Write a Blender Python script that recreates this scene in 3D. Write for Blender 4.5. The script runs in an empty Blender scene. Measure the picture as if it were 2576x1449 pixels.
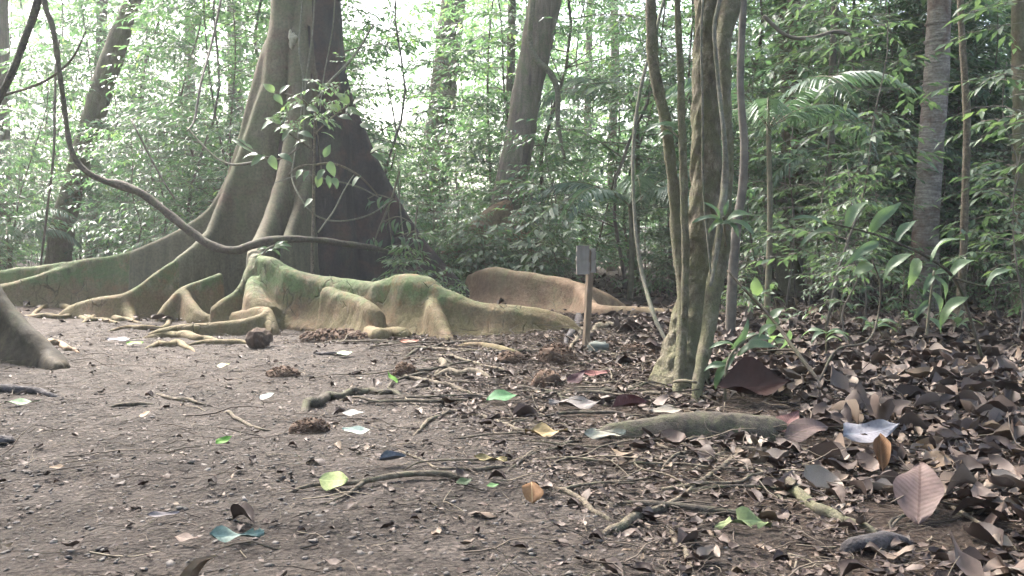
import bpy, math, random
import numpy as np
from mathutils import Vector, Matrix

# ------------------------------------------------------------------ camera, world, sun, exposure
scene = bpy.context.scene
COL = scene.collection
CAM_H, PITCH, FOV = 0.75, math.radians(3.07), math.radians(58)
FPX = 1288 / math.tan(FOV / 2)          # focal length in pixels of a 2576 wide frame
cam_d = bpy.data.cameras.new('camera'); cam = bpy.data.objects.new('camera', cam_d); COL.objects.link(cam)
cam.location = (0, 0, CAM_H); cam.rotation_euler = (math.pi / 2 - PITCH, 0, 0)
cam_d.angle = FOV; cam_d.clip_start = 0.05; cam_d.clip_end = 600
scene.camera = cam
SUN_EL, SUN_AZ = math.radians(50), math.radians(-38)     # azimuth measured from +Y towards +X
w = bpy.data.worlds.new('World'); scene.world = w; w.use_nodes = True
nt = w.node_tree; nt.nodes.clear()
sky = nt.nodes.new('ShaderNodeTexSky'); sky.sky_type = 'NISHITA'; sky.sun_disc = False
sky.sun_elevation = SUN_EL; sky.sun_rotation = SUN_AZ; sky.dust_density = 6.0; sky.air_density = 1.0; sky.ozone_density = 1.0
bg = nt.nodes.new('ShaderNodeBackground'); bg.inputs['Strength'].default_value = 0.15
wo = nt.nodes.new('ShaderNodeOutputWorld')
nt.links.new(sky.outputs[0], bg.inputs[0]); nt.links.new(bg.outputs[0], wo.inputs[0])
sd = bpy.data.lights.new('sun', 'SUN'); sd.energy = 3.5; sd.angle = math.radians(25); sd.color = (1.0, 0.98, 0.94)
sun = bpy.data.objects.new('sun', sd); COL.objects.link(sun)
sdir = Vector((math.sin(SUN_AZ) * math.cos(SUN_EL), math.cos(SUN_AZ) * math.cos(SUN_EL), math.sin(SUN_EL)))
sun.rotation_euler = sdir.to_track_quat('Z', 'Y').to_euler(); sun.location = (-8, 6, 30)
vs = scene.view_settings
vs.view_transform = 'Standard'; vs.look = 'None'; vs.exposure = 3.05; vs.gamma = 1.0; vs.use_curve_mapping = False
cy = scene.cycles
cy.use_denoising = True; cy.max_bounces = 4; cy.diffuse_bounces = 3; cy.glossy_bounces = 1; cy.transmission_bounces = 2
cy.volume_bounces = 0; cy.use_adaptive_sampling = True; cy.adaptive_threshold = .02; cy.transparent_max_bounces = 4; cy.caustics_reflective = False; cy.caustics_refractive = False
cy.sample_clamp_indirect = 6.0

# ------------------------------------------------------------------ maths helpers
rng = np.random.default_rng(7); random.seed(7)
_perm = np.random.default_rng(3).random((256, 256))

def vnoise(x, y, s=0):
    x = np.asarray(x, float) + s * 17.31; y = np.asarray(y, float) + s * 9.73
    xi = np.floor(x).astype(int); yi = np.floor(y).astype(int); fx = x - xi; fy = y - yi
    fx = fx * fx * (3 - 2 * fx); fy = fy * fy * (3 - 2 * fy)
    g = lambda a, b: _perm[(a % 256), (b % 256)]
    return ((g(xi, yi) * (1 - fx) + g(xi + 1, yi) * fx) * (1 - fy) + (g(xi, yi + 1) * (1 - fx) + g(xi + 1, yi + 1) * fx) * fy) * 2 - 1

def fbm(x, y, o=3, s=0):
    r = 0; a = 1.0
    for k in range(o):
        r = r + a * vnoise(np.asarray(x) * 2 ** k, np.asarray(y) * 2 ** k, s + k); a *= 0.5
    return r

def sstep(a, b, x):
    t = np.clip((np.asarray(x, float) - a) / (b - a), 0, 1); return t * t * (3 - 2 * t)

def litter_amount(x, y):
    xb = 0.25 - 0.25 * (np.asarray(y, float) - 2.2) + 0.25 * fbm(np.asarray(x) * .9, np.asarray(y) * .9, 2, 41)
    right = sstep(xb - 0.2, xb + 1.5, x)
    back = sstep(8.2, 9.6, y)
    return np.maximum(right, back)

def terrain(x, y):
    x = np.asarray(x, float); y = np.asarray(y, float)
    z = 0.035 * fbm(x * .55, y * .55, 2, 1) + 0.012 * fbm(x * 2.3, y * 2.3, 2, 5) + 0.006 * fbm(x * 8, y * 8, 2, 9)
    z = z + 0.03 * litter_amount(x, y) * (0.6 + fbm(x * 3.1, y * 3.1, 2, 13) * .6)
    return z

RIGHT = Vector((1, 0, 0)); FWD = Vector((0, math.cos(PITCH), -math.sin(PITCH))); UP = Vector((0, math.sin(PITCH), math.cos(PITCH)))
def ray(x, y): return FWD + RIGHT * ((x - 1288) / FPX) + UP * (-(y - 724.5) / FPX)
def at(x, y, Y):
    """world point that the photograph shows at frame position (x, y), at distance Y in metres along the view"""
    d = ray(x, y); return Vector((0, 0, CAM_H)) + d * (Y / d.y)
def gnd(x, y, up=0.0):
    d = ray(x, y); z = 0.0; p = None
    for _ in range(5):
        t = (z - CAM_H) / d.z; p = Vector((0, 0, CAM_H)) + d * t; z = float(terrain(p.x, p.y))
    return Vector((p.x, p.y, z + up))
def px(n, Y): return n * Y / FPX

def catmull(P, n):
    """resample control rows (any width) to about n rows along a smooth curve"""
    P = np.asarray(P, float)
    if len(P) < 3:
        t = np.linspace(0, 1, n)[:, None]; return P[0] * (1 - t) + P[-1] * t
    L = np.r_[0, np.cumsum(np.linalg.norm(np.diff(P[:, :3], axis=0), axis=1) + 1e-6)]
    E = np.vstack([2 * P[0] - P[1], P, 2 * P[-1] - P[-2]]); out = []
    for s in np.linspace(0, L[-1], n):
        i = min(max(np.searchsorted(L, s) - 1, 0), len(P) - 2); t = (s - L[i]) / (L[i + 1] - L[i])
        a, b, c, d = E[i], E[i + 1], E[i + 2], E[i + 3]
        out.append(.5 * (2 * b + (c - a) * t + (2 * a - 5 * b + 4 * c - d) * t * t + (3 * b - a - 3 * c + d) * t ** 3))
    return np.array(out)

# ------------------------------------------------------------------ object helpers
def tag(o, label=None, cat=None, group=None, kind=None):
    if label: o['label'] = label
    if cat: o['category'] = cat
    if group: o['group'] = group
    if kind: o['kind'] = kind
    return o
def empty(name, loc=(0, 0, 0), rz=0.0):
    o = bpy.data.objects.new(name, None); COL.objects.link(o); o.location = loc; o.rotation_euler = (0, 0, rz); o.empty_display_size = .1
    return o
def obj(name, me, parent=None):
    o = bpy.data.objects.new(name, me); COL.objects.link(o)
    if parent is not None:
        o.parent = parent
        pl = Matrix.LocRotScale(parent.location, parent.rotation_euler, parent.scale)
        o.matrix_parent_inverse = pl.inverted() if parent.type == 'EMPTY' and parent.parent is None else Matrix()
    return o
def local(name, me, parent):
    o = bpy.data.objects.new(name, me); COL.objects.link(o); o.parent = parent; return o
def mesh(name, V, F, mat, smooth=True, attr=None):
    me = bpy.data.meshes.new(name); me.from_pydata([tuple(v) for v in V], [], [tuple(f) for f in F])
    if smooth: me.polygons.foreach_set('use_smooth', [True] * len(me.polygons))
    if mat: me.materials.append(mat)
    if attr is not None: add_tint(me, attr)
    me.update(); return me
def add_tint(me, a):
    t = me.attributes.new('tint', 'FLOAT', 'POINT'); t.data.foreach_set('value', np.asarray(a, np.float32))
def tri_mesh(name, V, T, mat, attr=None, smooth=False):
    V = np.asarray(V, np.float32); T = np.asarray(T, np.int32)
    me = bpy.data.meshes.new(name); me.vertices.add(len(V)); me.vertices.foreach_set('co', V.ravel())
    me.loops.add(T.size); me.loops.foreach_set('vertex_index', T.ravel())
    me.polygons.add(len(T)); me.polygons.foreach_set('loop_start', np.arange(0, T.size, 3, dtype=np.int32))
    me.polygons.foreach_set('loop_total', np.full(len(T), 3, np.int32))
    if smooth: me.polygons.foreach_set('use_smooth', np.ones(len(T), bool))
    if mat: me.materials.append(mat)
    if attr is not None: add_tint(me, attr)
    me.update(calc_edges=True); return me
def merge(temps, idx, M, T):
    """many transformed copies of small triangle templates as one vertex and one triangle array"""
    Vs, Ts, rep, off = [], [], [], 0
    for k, (tv, tt) in enumerate(temps):
        sel = np.where(idx == k)[0]
        if not len(sel): continue
        v = np.einsum('nij,vj->nvi', M[sel], tv) + T[sel][:, None, :]
        Vs.append(v.reshape(-1, 3)); Ts.append((tt[None] + (np.arange(len(sel)) * len(tv))[:, None, None] + off).reshape(-1, 3))
        rep.append(np.repeat(sel, len(tv))); off += len(sel) * len(tv)
    return np.concatenate(Vs), np.concatenate(Ts), np.concatenate(rep)
def frames(d, up, size):
    """rotation matrices with columns along d, across, and close to up, scaled by size"""
    d = d / np.linalg.norm(d, axis=1, keepdims=True)
    s = np.cross(up, d); s /= np.linalg.norm(s, axis=1, keepdims=True) + 1e-9
    u = np.cross(d, s)
    return np.stack([d, s, u], axis=2) * np.asarray(size)[:, None, None]

def tube(P, n=8, rough=0.0, seed=0, step=None, flat=1.0, cap=True):
    """P rows: x y z r.  Returns vertices and faces of a round tapered tube along a smooth curve"""
    P = np.asarray([list(p) for p in P], float)
    L = np.sum(np.linalg.norm(np.diff(P[:, :3], axis=0), axis=1))
    m = max(3, int(L / step) + 1) if step else max(4, len(P) * 4)
    C = catmull(P, m); C[:, 3] = np.maximum(C[:, 3], 0.0004)
    T = np.gradient(C[:, :3], axis=0); T /= np.linalg.norm(T, axis=1, keepdims=True) + 1e-9
    a = np.array([0.3, 0.2, 1.0]) if abs(T[0, 2]) < .8 else np.array([1.0, .1, 0.1])
    u = np.cross(T[0], a); u /= np.linalg.norm(u); V = []
    r0 = np.random.default_rng(seed); ph = r0.random(4) * 6.28
    for i in range(m):
        u = u - T[i] * np.dot(u, T[i]); u /= np.linalg.norm(u) + 1e-9; v = np.cross(T[i], u)
        for k in range(n):
            t = 2 * math.pi * k / n
            s = 1 + rough * (math.sin(i * .9 + ph[0] + 2 * t) * .5 + math.sin(i * .37 + ph[1] + t) * .6 + (r0.random() - .5) * .7)
            V.append(C[i, :3] + (u * math.cos(t) + v * math.sin(t) * flat) * C[i, 3] * s)
    F = [(i * n + k, i * n + (k + 1) % n, (i + 1) * n + (k + 1) % n, (i + 1) * n + k) for i in range(m - 1) for k in range(n)]
    if cap: F += [tuple(range(n - 1, -1, -1)), tuple(range((m - 1) * n, m * n))]
    return V, F
def join(parts):
    V, F = [], []
    for v, f in parts:
        o = len(V); V += list(v); F += [tuple(i + o for i in q) for q in f]
    return V, F
def wall(pts, slope=0.05, flare=0.10, fh=0.14, drop=-0.15, n=40):
    """plank-like buttress: ridge points (frame x, frame y, distance, half thickness of the crest) with the plate hanging to the soil"""
    R = [list(at(p[0], p[1], p[2])) + [p[3]] for p in pts]
    return wall3(R, slope, flare, fh, drop, n)
def wall3(R, slope=0.05, flare=0.10, fh=0.14, drop=-0.15, n=40):
    C = catmull(R, n); T = np.gradient(C[:, :2], axis=0)
    T = np.array([np.mean(T[max(0, i - 3):i + 4], axis=0) for i in range(n)]); T /= np.linalg.norm(T, axis=1, keepdims=True) + 1e-9
    V = []; K = 9
    for i in range(n):
        x, y, zt, wt = C[i]; zt = max(zt, 0.005); wt = max(wt, .008); nx, ny = -T[i, 1], T[i, 0]
        zs = zt - wt * .9; side = []
        for k in range(K):
            z = drop + (zs - drop) * (k / (K - 1)) ** 0.9
            hw = wt + (zt - z) * slope + flare * min(1, zt / .25) * math.exp(-max(z, 0) / fh)
            side.append((hw, z))
        top = [(wt * .8, zs + wt * .5), (wt * .35, zs + wt * .85)]
        prof = [(h, z) for h, z in side + top] + [(-h, z) for h, z in (side + top)[::-1]]
        V += [(x + nx * h, y + ny * h, z) for h, z in prof]
    q = 2 * (K + 2)
    F = [(i * q + k, i * q + (k + 1) % q, (i + 1) * q + (k + 1) % q, (i + 1) * q + k) for i in range(n - 1) for k in range(q)]
    F += [tuple(range(q - 1, -1, -1)), tuple(range((n - 1) * q, n * q))]
    return V, F
def organic(name, parts, mat, voxel=0.02, smooth=6, wob=0.0, wscale=3.0, parent=None):
    """fuse closed pieces into one continuous skin, then relax it so that the joints become fillets"""
    V, F = join(parts); me = mesh(name + '_raw', V, F, None)
    o = bpy.data.objects.new(name + '_raw', me); COL.objects.link(o)
    m = o.modifiers.new('r', 'REMESH'); m.mode = 'VOXEL'; m.voxel_size = voxel
    s = o.modifiers.new('s', 'SMOOTH'); s.factor = .5; s.iterations = smooth
    dg = bpy.context.evaluated_depsgraph_get(); out = bpy.data.meshes.new_from_object(o.evaluated_get(dg))
    bpy.data.objects.remove(o); bpy.data.meshes.remove(me)
    out.name = name; out.materials.clear(); out.materials.append(mat)
    nv = len(out.vertices); co = np.empty(nv * 3, np.float32); out.vertices.foreach_get('co', co); co = co.reshape(-1, 3)
    if wob:
        no = np.empty(nv * 3, np.float32); out.vertices.foreach_get('normal', no); no = no.reshape(-1, 3)
        d = wob * (fbm(co[:, 0] * wscale + co[:, 2] * 1.3, co[:, 2] * wscale * .6 + co[:, 1] * wscale, 3, 77))
        co += no * d[:, None]; out.vertices.foreach_set('co', co.ravel())
    out.polygons.foreach_set('use_smooth', [True] * len(out.polygons)); out.update()
    return obj(name, out, parent)

# ------------------------------------------------------------------ materials
def nodes(name):
    m = bpy.data.materials.new(name); m.use_nodes = True; t = m.node_tree; return m, t, t.nodes['Principled BSDF'], t.nodes['Material Output']
def nd(t, kind, **kw):
    n = t.nodes.new(kind)
    for k, v in kw.items():
        if k in n.inputs: n.inputs[k].default_value = v
        else: setattr(n, k, v)
    return n
def ramp(t, src, stops):
    r = t.nodes.new('ShaderNodeValToRGB'); e = r.color_ramp.elements
    while len(e) < len(stops): e.new(.5)
    for k, (p, c) in enumerate(stops): e[k].position = p; e[k].color = (*c, 1)
    t.links.new(src, r.inputs[0]); return r
def mixc(t, fac, a, b, mode='MIX'):
    n = t.nodes.new('ShaderNodeMix'); n.data_type = 'RGBA'; n.blend_type = mode
    for s, v in ((n.inputs[0], fac), (n.inputs[6], a), (n.inputs[7], b)):
        if isinstance(v, bpy.types.NodeSocket): t.links.new(v, s)
        elif isinstance(v, tuple): s.default_value = (*v, 1)
        else: s.default_value = v
    return n.outputs[2]
def noise(t, vec, scale, detail=4, rough=.6, dist=0.0):
    n = nd(t, 'ShaderNodeTexNoise', Scale=scale, Detail=detail, Roughness=rough, Distortion=dist); t.links.new(vec, n.inputs['Vector']); return n.outputs['Fac']
def mapped(t, scale=(1, 1, 1)):
    g = t.nodes.new('ShaderNodeTexCoord'); m = nd(t, 'ShaderNodeMapping'); m.inputs['Scale'].default_value = scale
    t.links.new(g.outputs['Object'], m.inputs['Vector']); return m.outputs[0]
def bump(t, bs, h, strength, dist):
    b = nd(t, 'ShaderNodeBump', Strength=strength, Distance=dist); t.links.new(h, b.inputs['Height']); t.links.new(b.outputs[0], bs.inputs['Normal']); return b
def bark(name, dark, mid, light, moss=None, moss_amt=.5, stain=None, scale=1.0, stretch=.35, rough=.85, bstr=.6, fine=1.0, low=None, cracks=False, low2=None, patch=1.0):
    m, t, bs, out = nodes(name)
    v = mapped(t, (1, 1, stretch)); vi = mapped(t)
    a = noise(t, v, 6 * scale, 6, .65, .4); c = ramp(t, a, [(.3, dark), (.5, mid), (.72, light)]).outputs[0]
    if stain:
        s = ramp(t, noise(t, vi, 2.1 * scale * patch, 7, .68, .5), [(.48, (0, 0, 0)), (.64, (1, 1, 1))]).outputs[0]; c = mixc(t, s, c, stain)
    if moss:
        s = ramp(t, noise(t, vi, 1.7 * scale * patch, 8, .7, .5), [(.62 - moss_amt * .35, (0, 0, 0)), (.82 - moss_amt * .3, (1, 1, 1))]).outputs[0]
        c = mixc(t, s, c, moss)
    if low2:    # the lower plates carry the pale algae skin of the roots
        g = t.nodes.new('ShaderNodeNewGeometry'); sx = nd(t, 'ShaderNodeSeparateXYZ'); t.links.new(g.outputs['Position'], sx.inputs[0])
        md = nd(t, 'ShaderNodeMath', operation='MULTIPLY_ADD'); t.links.new(noise(t, vi, 2, 5), md.inputs[0]); md.inputs[1].default_value = -.9; t.links.new(sx.outputs[2], md.inputs[2])
        lc = ramp(t, noise(t, v, 9, 6, .65, .4), [(.3, low2[0]), (.7, low2[1])]).outputs[0]
        c = mixc(t, ramp(t, md.outputs[0], [(.0, (1, 1, 1)), (.75, (0, 0, 0))]).outputs[0], c, lc)
    if low:     # soil splashed on the lowest part of the bark
        g = t.nodes.new('ShaderNodeNewGeometry'); sx = nd(t, 'ShaderNodeSeparateXYZ'); t.links.new(g.outputs['Position'], sx.inputs[0])
        md = nd(t, 'ShaderNodeMath', operation='MULTIPLY_ADD'); t.links.new(noise(t, vi, 7, 7, .7, .4), md.inputs[0]); md.inputs[1].default_value = -.42
        t.links.new(sx.outputs[2], md.inputs[2])
        s = ramp(t, md.outputs[0], [(0.0, (0, 0, 0)), (1, (0, 0, 0))])
        s.color_ramp.elements[0].position = 0.0; s.color_ramp.elements[0].color = (.6, .6, .6, 1); s.color_ramp.elements[1].position = .12; s.color_ramp.elements[1].color = (0, 0, 0, 1)
        c = mixc(t, s.outputs[0], c, low)
    sp = ramp(t, noise(t, vi, 38 * scale, 5, .7), [(.3, (.55, .55, .55)), (.6, (1.1, 1.1, 1.1))]).outputs[0]
    c = mixc(t, .8, c, sp, 'MULTIPLY')
    t.links.new(c, bs.inputs['Base Color']); bs.inputs['Roughness'].default_value = rough; bs.inputs['Specular IOR Level'].default_value = .25
    h = mixc(t, .5, noise(t, v, 30 * scale * fine, 6, .7), noise(t, v, 9 * scale * fine, 4, .6, .6))
    if cracks:   # short vertical fissures in the bark skin
        vc = mapped(t, (9, 9, 2.2)); vo = nd(t, 'ShaderNodeTexVoronoi', feature='DISTANCE_TO_EDGE'); vo.inputs['Scale'].default_value = 1.0
        av = nd(t, 'ShaderNodeVectorMath', operation='ADD'); nn = nd(t, 'ShaderNodeTexNoise', Scale=4.0, Detail=4.0); t.links.new(vi, nn.inputs['Vector']); t.links.new(vc, av.inputs[0]); t.links.new(nn.outputs['Color'], av.inputs[1]); t.links.new(av.outputs[0], vo.inputs['Vector'])
        ln = ramp(t, vo.outputs['Distance'], [(0.0, (0, 0, 0)), (.045, (1, 1, 1))]).outputs[0]
        wh = ramp(t, noise(t, vi, 3.3, 3), [(.5, (0, 0, 0)), (.62, (1, 1, 1))]).outputs[0]
        ck = mixc(t, wh, (1.0, 1.0, 1.0), ln); h = mixc(t, 1.0, h, ck, 'MULTIPLY')
        t.links.new(mixc(t, .55, c, ck, 'MULTIPLY'), bs.inputs['Base Color'])
    bump(t, bs, h, bstr, .02)
    return m
def leaf_mat(name, cols, trans=.35, rough=.42, veins=False, spec=.5):
    """leaf colours vary from leaf to leaf with the point attribute tint and from plant to plant"""
    m, t, bs, out = nodes(name)
    at_ = nd(t, 'ShaderNodeAttribute', attribute_name='tint'); oi = t.nodes.new('ShaderNodeObjectInfo')
    ad = nd(t, 'ShaderNodeMath', operation='MULTIPLY_ADD'); t.links.new(oi.outputs['Random'], ad.inputs[0]); ad.inputs[1].default_value = .3; t.links.new(at_.outputs['Fac'], ad.inputs[2])
    n = len(cols); c = ramp(t, ad.outputs[0], [(.1 + 1.05 * k / max(1, n - 1), q) for k, q in enumerate(cols)]).outputs[0]
    c = mixc(t, .5, c, ramp(t, noise(t, mapped(t), 60, 3), [(.3, (.6, .6, .6)), (.7, (1.15, 1.15, 1.15))]).outputs[0], 'MULTIPLY')
    t.links.new(c, bs.inputs['Base Color']); bs.inputs['Roughness'].default_value = rough; bs.inputs['Specular IOR Level'].default_value = spec
    if trans:
        tr = t.nodes.new('ShaderNodeBsdfTranslucent'); t.links.new(mixc(t, 1.0, c, (1.4, 1.6, .95), 'MULTIPLY'), tr.inputs['Color'])
        mx = t.nodes.new('ShaderNodeMixShader'); mx.inputs[0].default_value = trans
        t.links.new(bs.outputs[0], mx.inputs[1]); t.links.new(tr.outputs[0], mx.inputs[2]); t.links.new(mx.outputs[0], out.inputs['Surface'])
    return m
def plain(name, a, b, scale=8, rough=.7, bs_=.3, dist=.01, stretch=1.0, spec=.3):
    m, t, bs, out = nodes(name); v = mapped(t, (1, 1, stretch)); f = noise(t, v, scale, 5, .65)
    c = ramp(t, f, [(.3, a), (.7, b)]).outputs[0]; t.links.new(c, bs.inputs['Base Color']); bs.inputs['Roughness'].default_value = rough
    bs.inputs['Specular IOR Level'].default_value = spec; bump(t, bs, noise(t, v, scale * 4, 5, .7), bs_, dist); return m

M = {}
M['root'] = bark('buttress_bark', (.042, .035, .023), (.118, .099, .063), (.255, .222, .15), moss=(.078, .108, .043), moss_amt=.8, stain=(.17, .09, .047), patch=2.2, scale=1.5, bstr=.9, low=(.135, .08, .045), cracks=True)
M['trunk'] = bark('trunk_bark', (.062, .05, .036), (.108, .088, .06), (.17, .142, .095), moss=(.09, .098, .05), moss_amt=.55, stain=(.10, .066, .046), patch=1.5, stretch=.2, bstr=.35, low2=((.062, .058, .038), (.135, .122, .08)))
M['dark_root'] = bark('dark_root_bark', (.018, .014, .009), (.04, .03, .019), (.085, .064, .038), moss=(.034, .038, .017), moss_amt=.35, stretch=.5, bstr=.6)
M['dark_shaded_bark'] = bark('dark_shaded_bark', (.022, .018, .018), (.037, .030, .029), (.062, .049, .043), moss=(.06, .062, .042), moss_amt=.15, stain=(.075, .042, .034), stretch=.15, bstr=.35)  # dark reddish bark, with the shade on the right plate also put into its colour
M['red_root'] = bark('red_root_bark', (.12, .075, .048), (.18, .115, .073), (.25, .17, .11), moss=(.15, .14, .075), moss_amt=.35, stretch=1, bstr=.7)
M['grey_bark'] = bark('grey_bark', (.10, .08, .07), (.17, .135, .11), (.25, .21, .17), moss=(.12, .13, .07), moss_amt=.4, scale=2, stretch=.15, bstr=.8)
M['mossy_bark'] = bark('mossy_bark', (.06, .048, .036), (.115, .092, .066), (.19, .165, .125), moss=(.10, .105, .05), moss_amt=.6, scale=2.5, stretch=.5, bstr=.8)
M['scaly'] = bark('scaly_bark', (.075, .058, .042), (.20, .163, .115), (.40, .34, .25), moss=(.18, .172, .092), moss_amt=.7, scale=5, stretch=.6, bstr=2.2)
M['ring'] = bark('ringed_bark', (.10, .083, .072), (.21, .18, .16), (.36, .32, .28), stain=(.12, .075, .06), scale=1.2, stretch=7, bstr=.5)
M['vine'] = bark('vine_bark', (.03, .024, .02), (.06, .047, .036), (.105, .084, .062), moss=(.075, .078, .038), moss_amt=.4, scale=6, stretch=1, bstr=.7)
M['pale_vine'] = bark('pale_vine_bark', (.085, .072, .055), (.14, .125, .095), (.21, .19, .15), moss=(.11, .12, .06), moss_amt=.4, scale=7, stretch=1, bstr=.5)
M['stick'] = bark('stick_bark', (.05, .038, .028), (.115, .09, .064), (.21, .172, .125), moss=(.10, .098, .055), moss_amt=.3, scale=8, stretch=1, bstr=.6)
M['dark_wood'] = bark('dark_wood', (.035, .03, .03), (.065, .055, .055), (.11, .10, .10), scale=5, stretch=1, bstr=.8)
M['stem'] = plain('green_brown_stem', (.07, .06, .04), (.16, .14, .09), 14)
M['sapling'] = plain('sapling_bark', (.06, .05, .042), (.15, .125, .10), 10)
M['wood'] = plain('weathered_wood', (.085, .06, .042), (.17, .122, .082), 22, .8, .5, .006, .08)
M['wood_grey'] = plain('grey_weathered_board', (.13, .115, .10), (.22, .195, .17), 22, .8, .5, .006, .08)
M['rock'] = plain('rock', (.08, .085, .072), (.145, .15, .13), 9, .8, .5, .02)
M['crumb'] = plain('crumbled_soil', (.05, .03, .02), (.11, .068, .045), 30, .95, .6, .01)
M['husk'] = plain('fibrous_husk', (.04, .026, .02), (.10, .066, .048), 40, .95, .9, .01, .2)
M['pebble'] = leaf_mat('pebble_stone', [(.06, .05, .044), (.085, .072, .064), (.11, .095, .086), (.15, .132, .12)], 0, .75, spec=.3)
M['green'] = leaf_mat('green_leaf', [(.05, .09, .062), (.078, .135, .088), (.112, .18, .105), (.18, .25, .11)], .5, .3, spec=.7)
M['soft_green'] = leaf_mat('soft_green_leaf', [(.06, .105, .072), (.092, .152, .10), (.13, .205, .12), (.21, .285, .125)], .5, .33, spec=.7)
M['broad_green'] = leaf_mat('broad_green_leaf', [(.06, .09, .06), (.085, .125, .08), (.12, .165, .098), (.165, .215, .11)], .42, .45, spec=.3)
M['palm'] = leaf_mat('palm_leaflet', [(.06, .10, .075), (.09, .14, .105), (.13, .185, .14)], .3, .38)
M['litter'] = leaf_mat('dead_leaf', [(.03, .019, .016), (.056, .037, .03), (.088, .06, .048), (.12, .088, .074), (.135, .092, .058), (.19, .152, .125)], 0, .65, spec=.25)
M['twig'] = leaf_mat('dead_twig', [(.025, .018, .016), (.06, .045, .036), (.11, .085, .065), (.17, .138, .10)], 0, .8, spec=.2)
def ground_mat():
    m, t, bs, out = nodes('forest_floor_soil'); v = mapped(t)
    at_ = nd(t, 'ShaderNodeAttribute', attribute_name='tint')
    mud = ramp(t, noise(t, v, 3.2, 8, .68, .2), [(.28, (.026, .021, .018)), (.5, (.053, .043, .037)), (.72, (.09, .075, .066))]).outputs[0]
    hum = ramp(t, noise(t, v, 7, 8, .7), [(.3, (.018, .012, .009)), (.55, (.04, .027, .020)), (.75, (.07, .048, .036))]).outputs[0]
    ns = nd(t, 'ShaderNodeMath', operation='MULTIPLY_ADD'); t.links.new(noise(t, v, 5, 5), ns.inputs[0]); ns.inputs[1].default_value = .7; t.links.new(at_.outputs['Fac'], ns.inputs[2])
    c = mixc(t, ramp(t, ns.outputs[0], [(.42, (0, 0, 0)), (.85, (1, 1, 1))]).outputs[0], mud, hum)
    c = mixc(t, ramp(t, noise(t, v, 1.3, 4), [(.5, (0, 0, 0)), (.72, (.5, .5, .5))]).outputs[0], c, (.05, .037, .031))
    dk = ramp(t, noise(t, v, 17, 5, .7, .3), [(.36, (.5, .47, .45)), (.5, (1, 1, 1)), (.7, (1.25, 1.22, 1.18))]).outputs[0]; c = mixc(t, .9, c, dk, 'MULTIPLY')
    sp = ramp(t, noise(t, v, 85, 6, .8), [(.34, (.3, .29, .28)), (.5, (.95, .95, .95)), (.66, (1.5, 1.48, 1.45))]).outputs[0]
    c = mixc(t, .9, c, sp, 'MULTIPLY'); t.links.new(c, bs.inputs['Base Color']); bs.inputs['Roughness'].default_value = .85; bs.inputs['Specular IOR Level'].default_value = .12
    vo = nd(t, 'ShaderNodeTexVoronoi', Scale=55.0); t.links.new(v, vo.inputs['Vector'])
    h = mixc(t, .5, noise(t, v, 45, 8, .75), vo.outputs['Distance']); bump(t, bs, h, 1.0, .025); return m
M['ground'] = ground_mat()

# ------------------------------------------------------------------ ground
def axis(a, b, lo, hi, fine, grow):
    mid = list(np.arange(lo, hi, fine)); s = fine; p = hi; R = []
    while p < b: R.append(p); s *= grow; p += s
    R.append(b); s = fine; p = lo - fine; L = []
    while p > a: L.append(p); s *= grow; p -= s
    L.append(a); return np.array(L[::-1] + mid + R)
gx = axis(-150, 150, -5, 5, .03, 1.12); gy = axis(-60, 260, 1.4, 9.5, .03, 1.09)
X, Y = np.meshgrid(gx, gy); Z = terrain(X, Y)
near = (np.abs(X) < 5.2) & (Y > 1.3) & (Y < 10)
Z = Z + near * (.004 * fbm(X * 22, Y * 22, 2, 21))
nxg, nyg = len(gx), len(gy); I = np.arange(nxg * nyg).reshape(nyg, nxg)
a, b, c, d = I[:-1, :-1].ravel(), I[:-1, 1:].ravel(), I[1:, 1:].ravel(), I[1:, :-1].ravel()
gme = tri_mesh('ground', np.stack([X.ravel(), Y.ravel(), Z.ravel()], 1), np.concatenate([np.stack([a, b, c], 1), np.stack([a, c, d], 1)]), M['ground'], litter_amount(X, Y).ravel(), True)
tag(obj('ground', gme), kind='structure')

# ------------------------------------------------------------------ the buttressed tree
D = 10.4
bt = empty('buttressed_tree', tuple(at(770, 770, 10.4)))
tag(bt, 'huge tree with tall plank buttresses and long sprawling roots over bare soil', 'tree')
core = [list(at(772, 780, 10.55)) + [.62], list(at(772, 640, 10.55)) + [.60], list(at(772, 450, 10.55)) + [.53], list(at(772, 250, 10.55)) + [.45], list(at(770, 50, 10.55)) + [.385], list(at(772, -300, 10.55)) + [.36], list(at(775, -900, 10.6)) + [.33], list(at(778, -2300, 10.7)) + [.27]]
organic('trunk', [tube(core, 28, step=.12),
    wall([(845, -260, 10.7, .15), (852, 0, 10.7, .14), (866, 150, 10.7, .12), (884, 230, 10.7, .10), (905, 290, 10.7, .09), (950, 400, 10.7, .075), (1010, 508, 10.65, .065), (1070, 600, 10.6, .06), (1120, 660, 10.55, .055), (1160, 705, 10.5, .05), (1200, 740, 10.4, .04)], .05, .12, n=70)], M['dark_shaded_bark'], .028, 8, .012, 2.2, bt)
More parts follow.
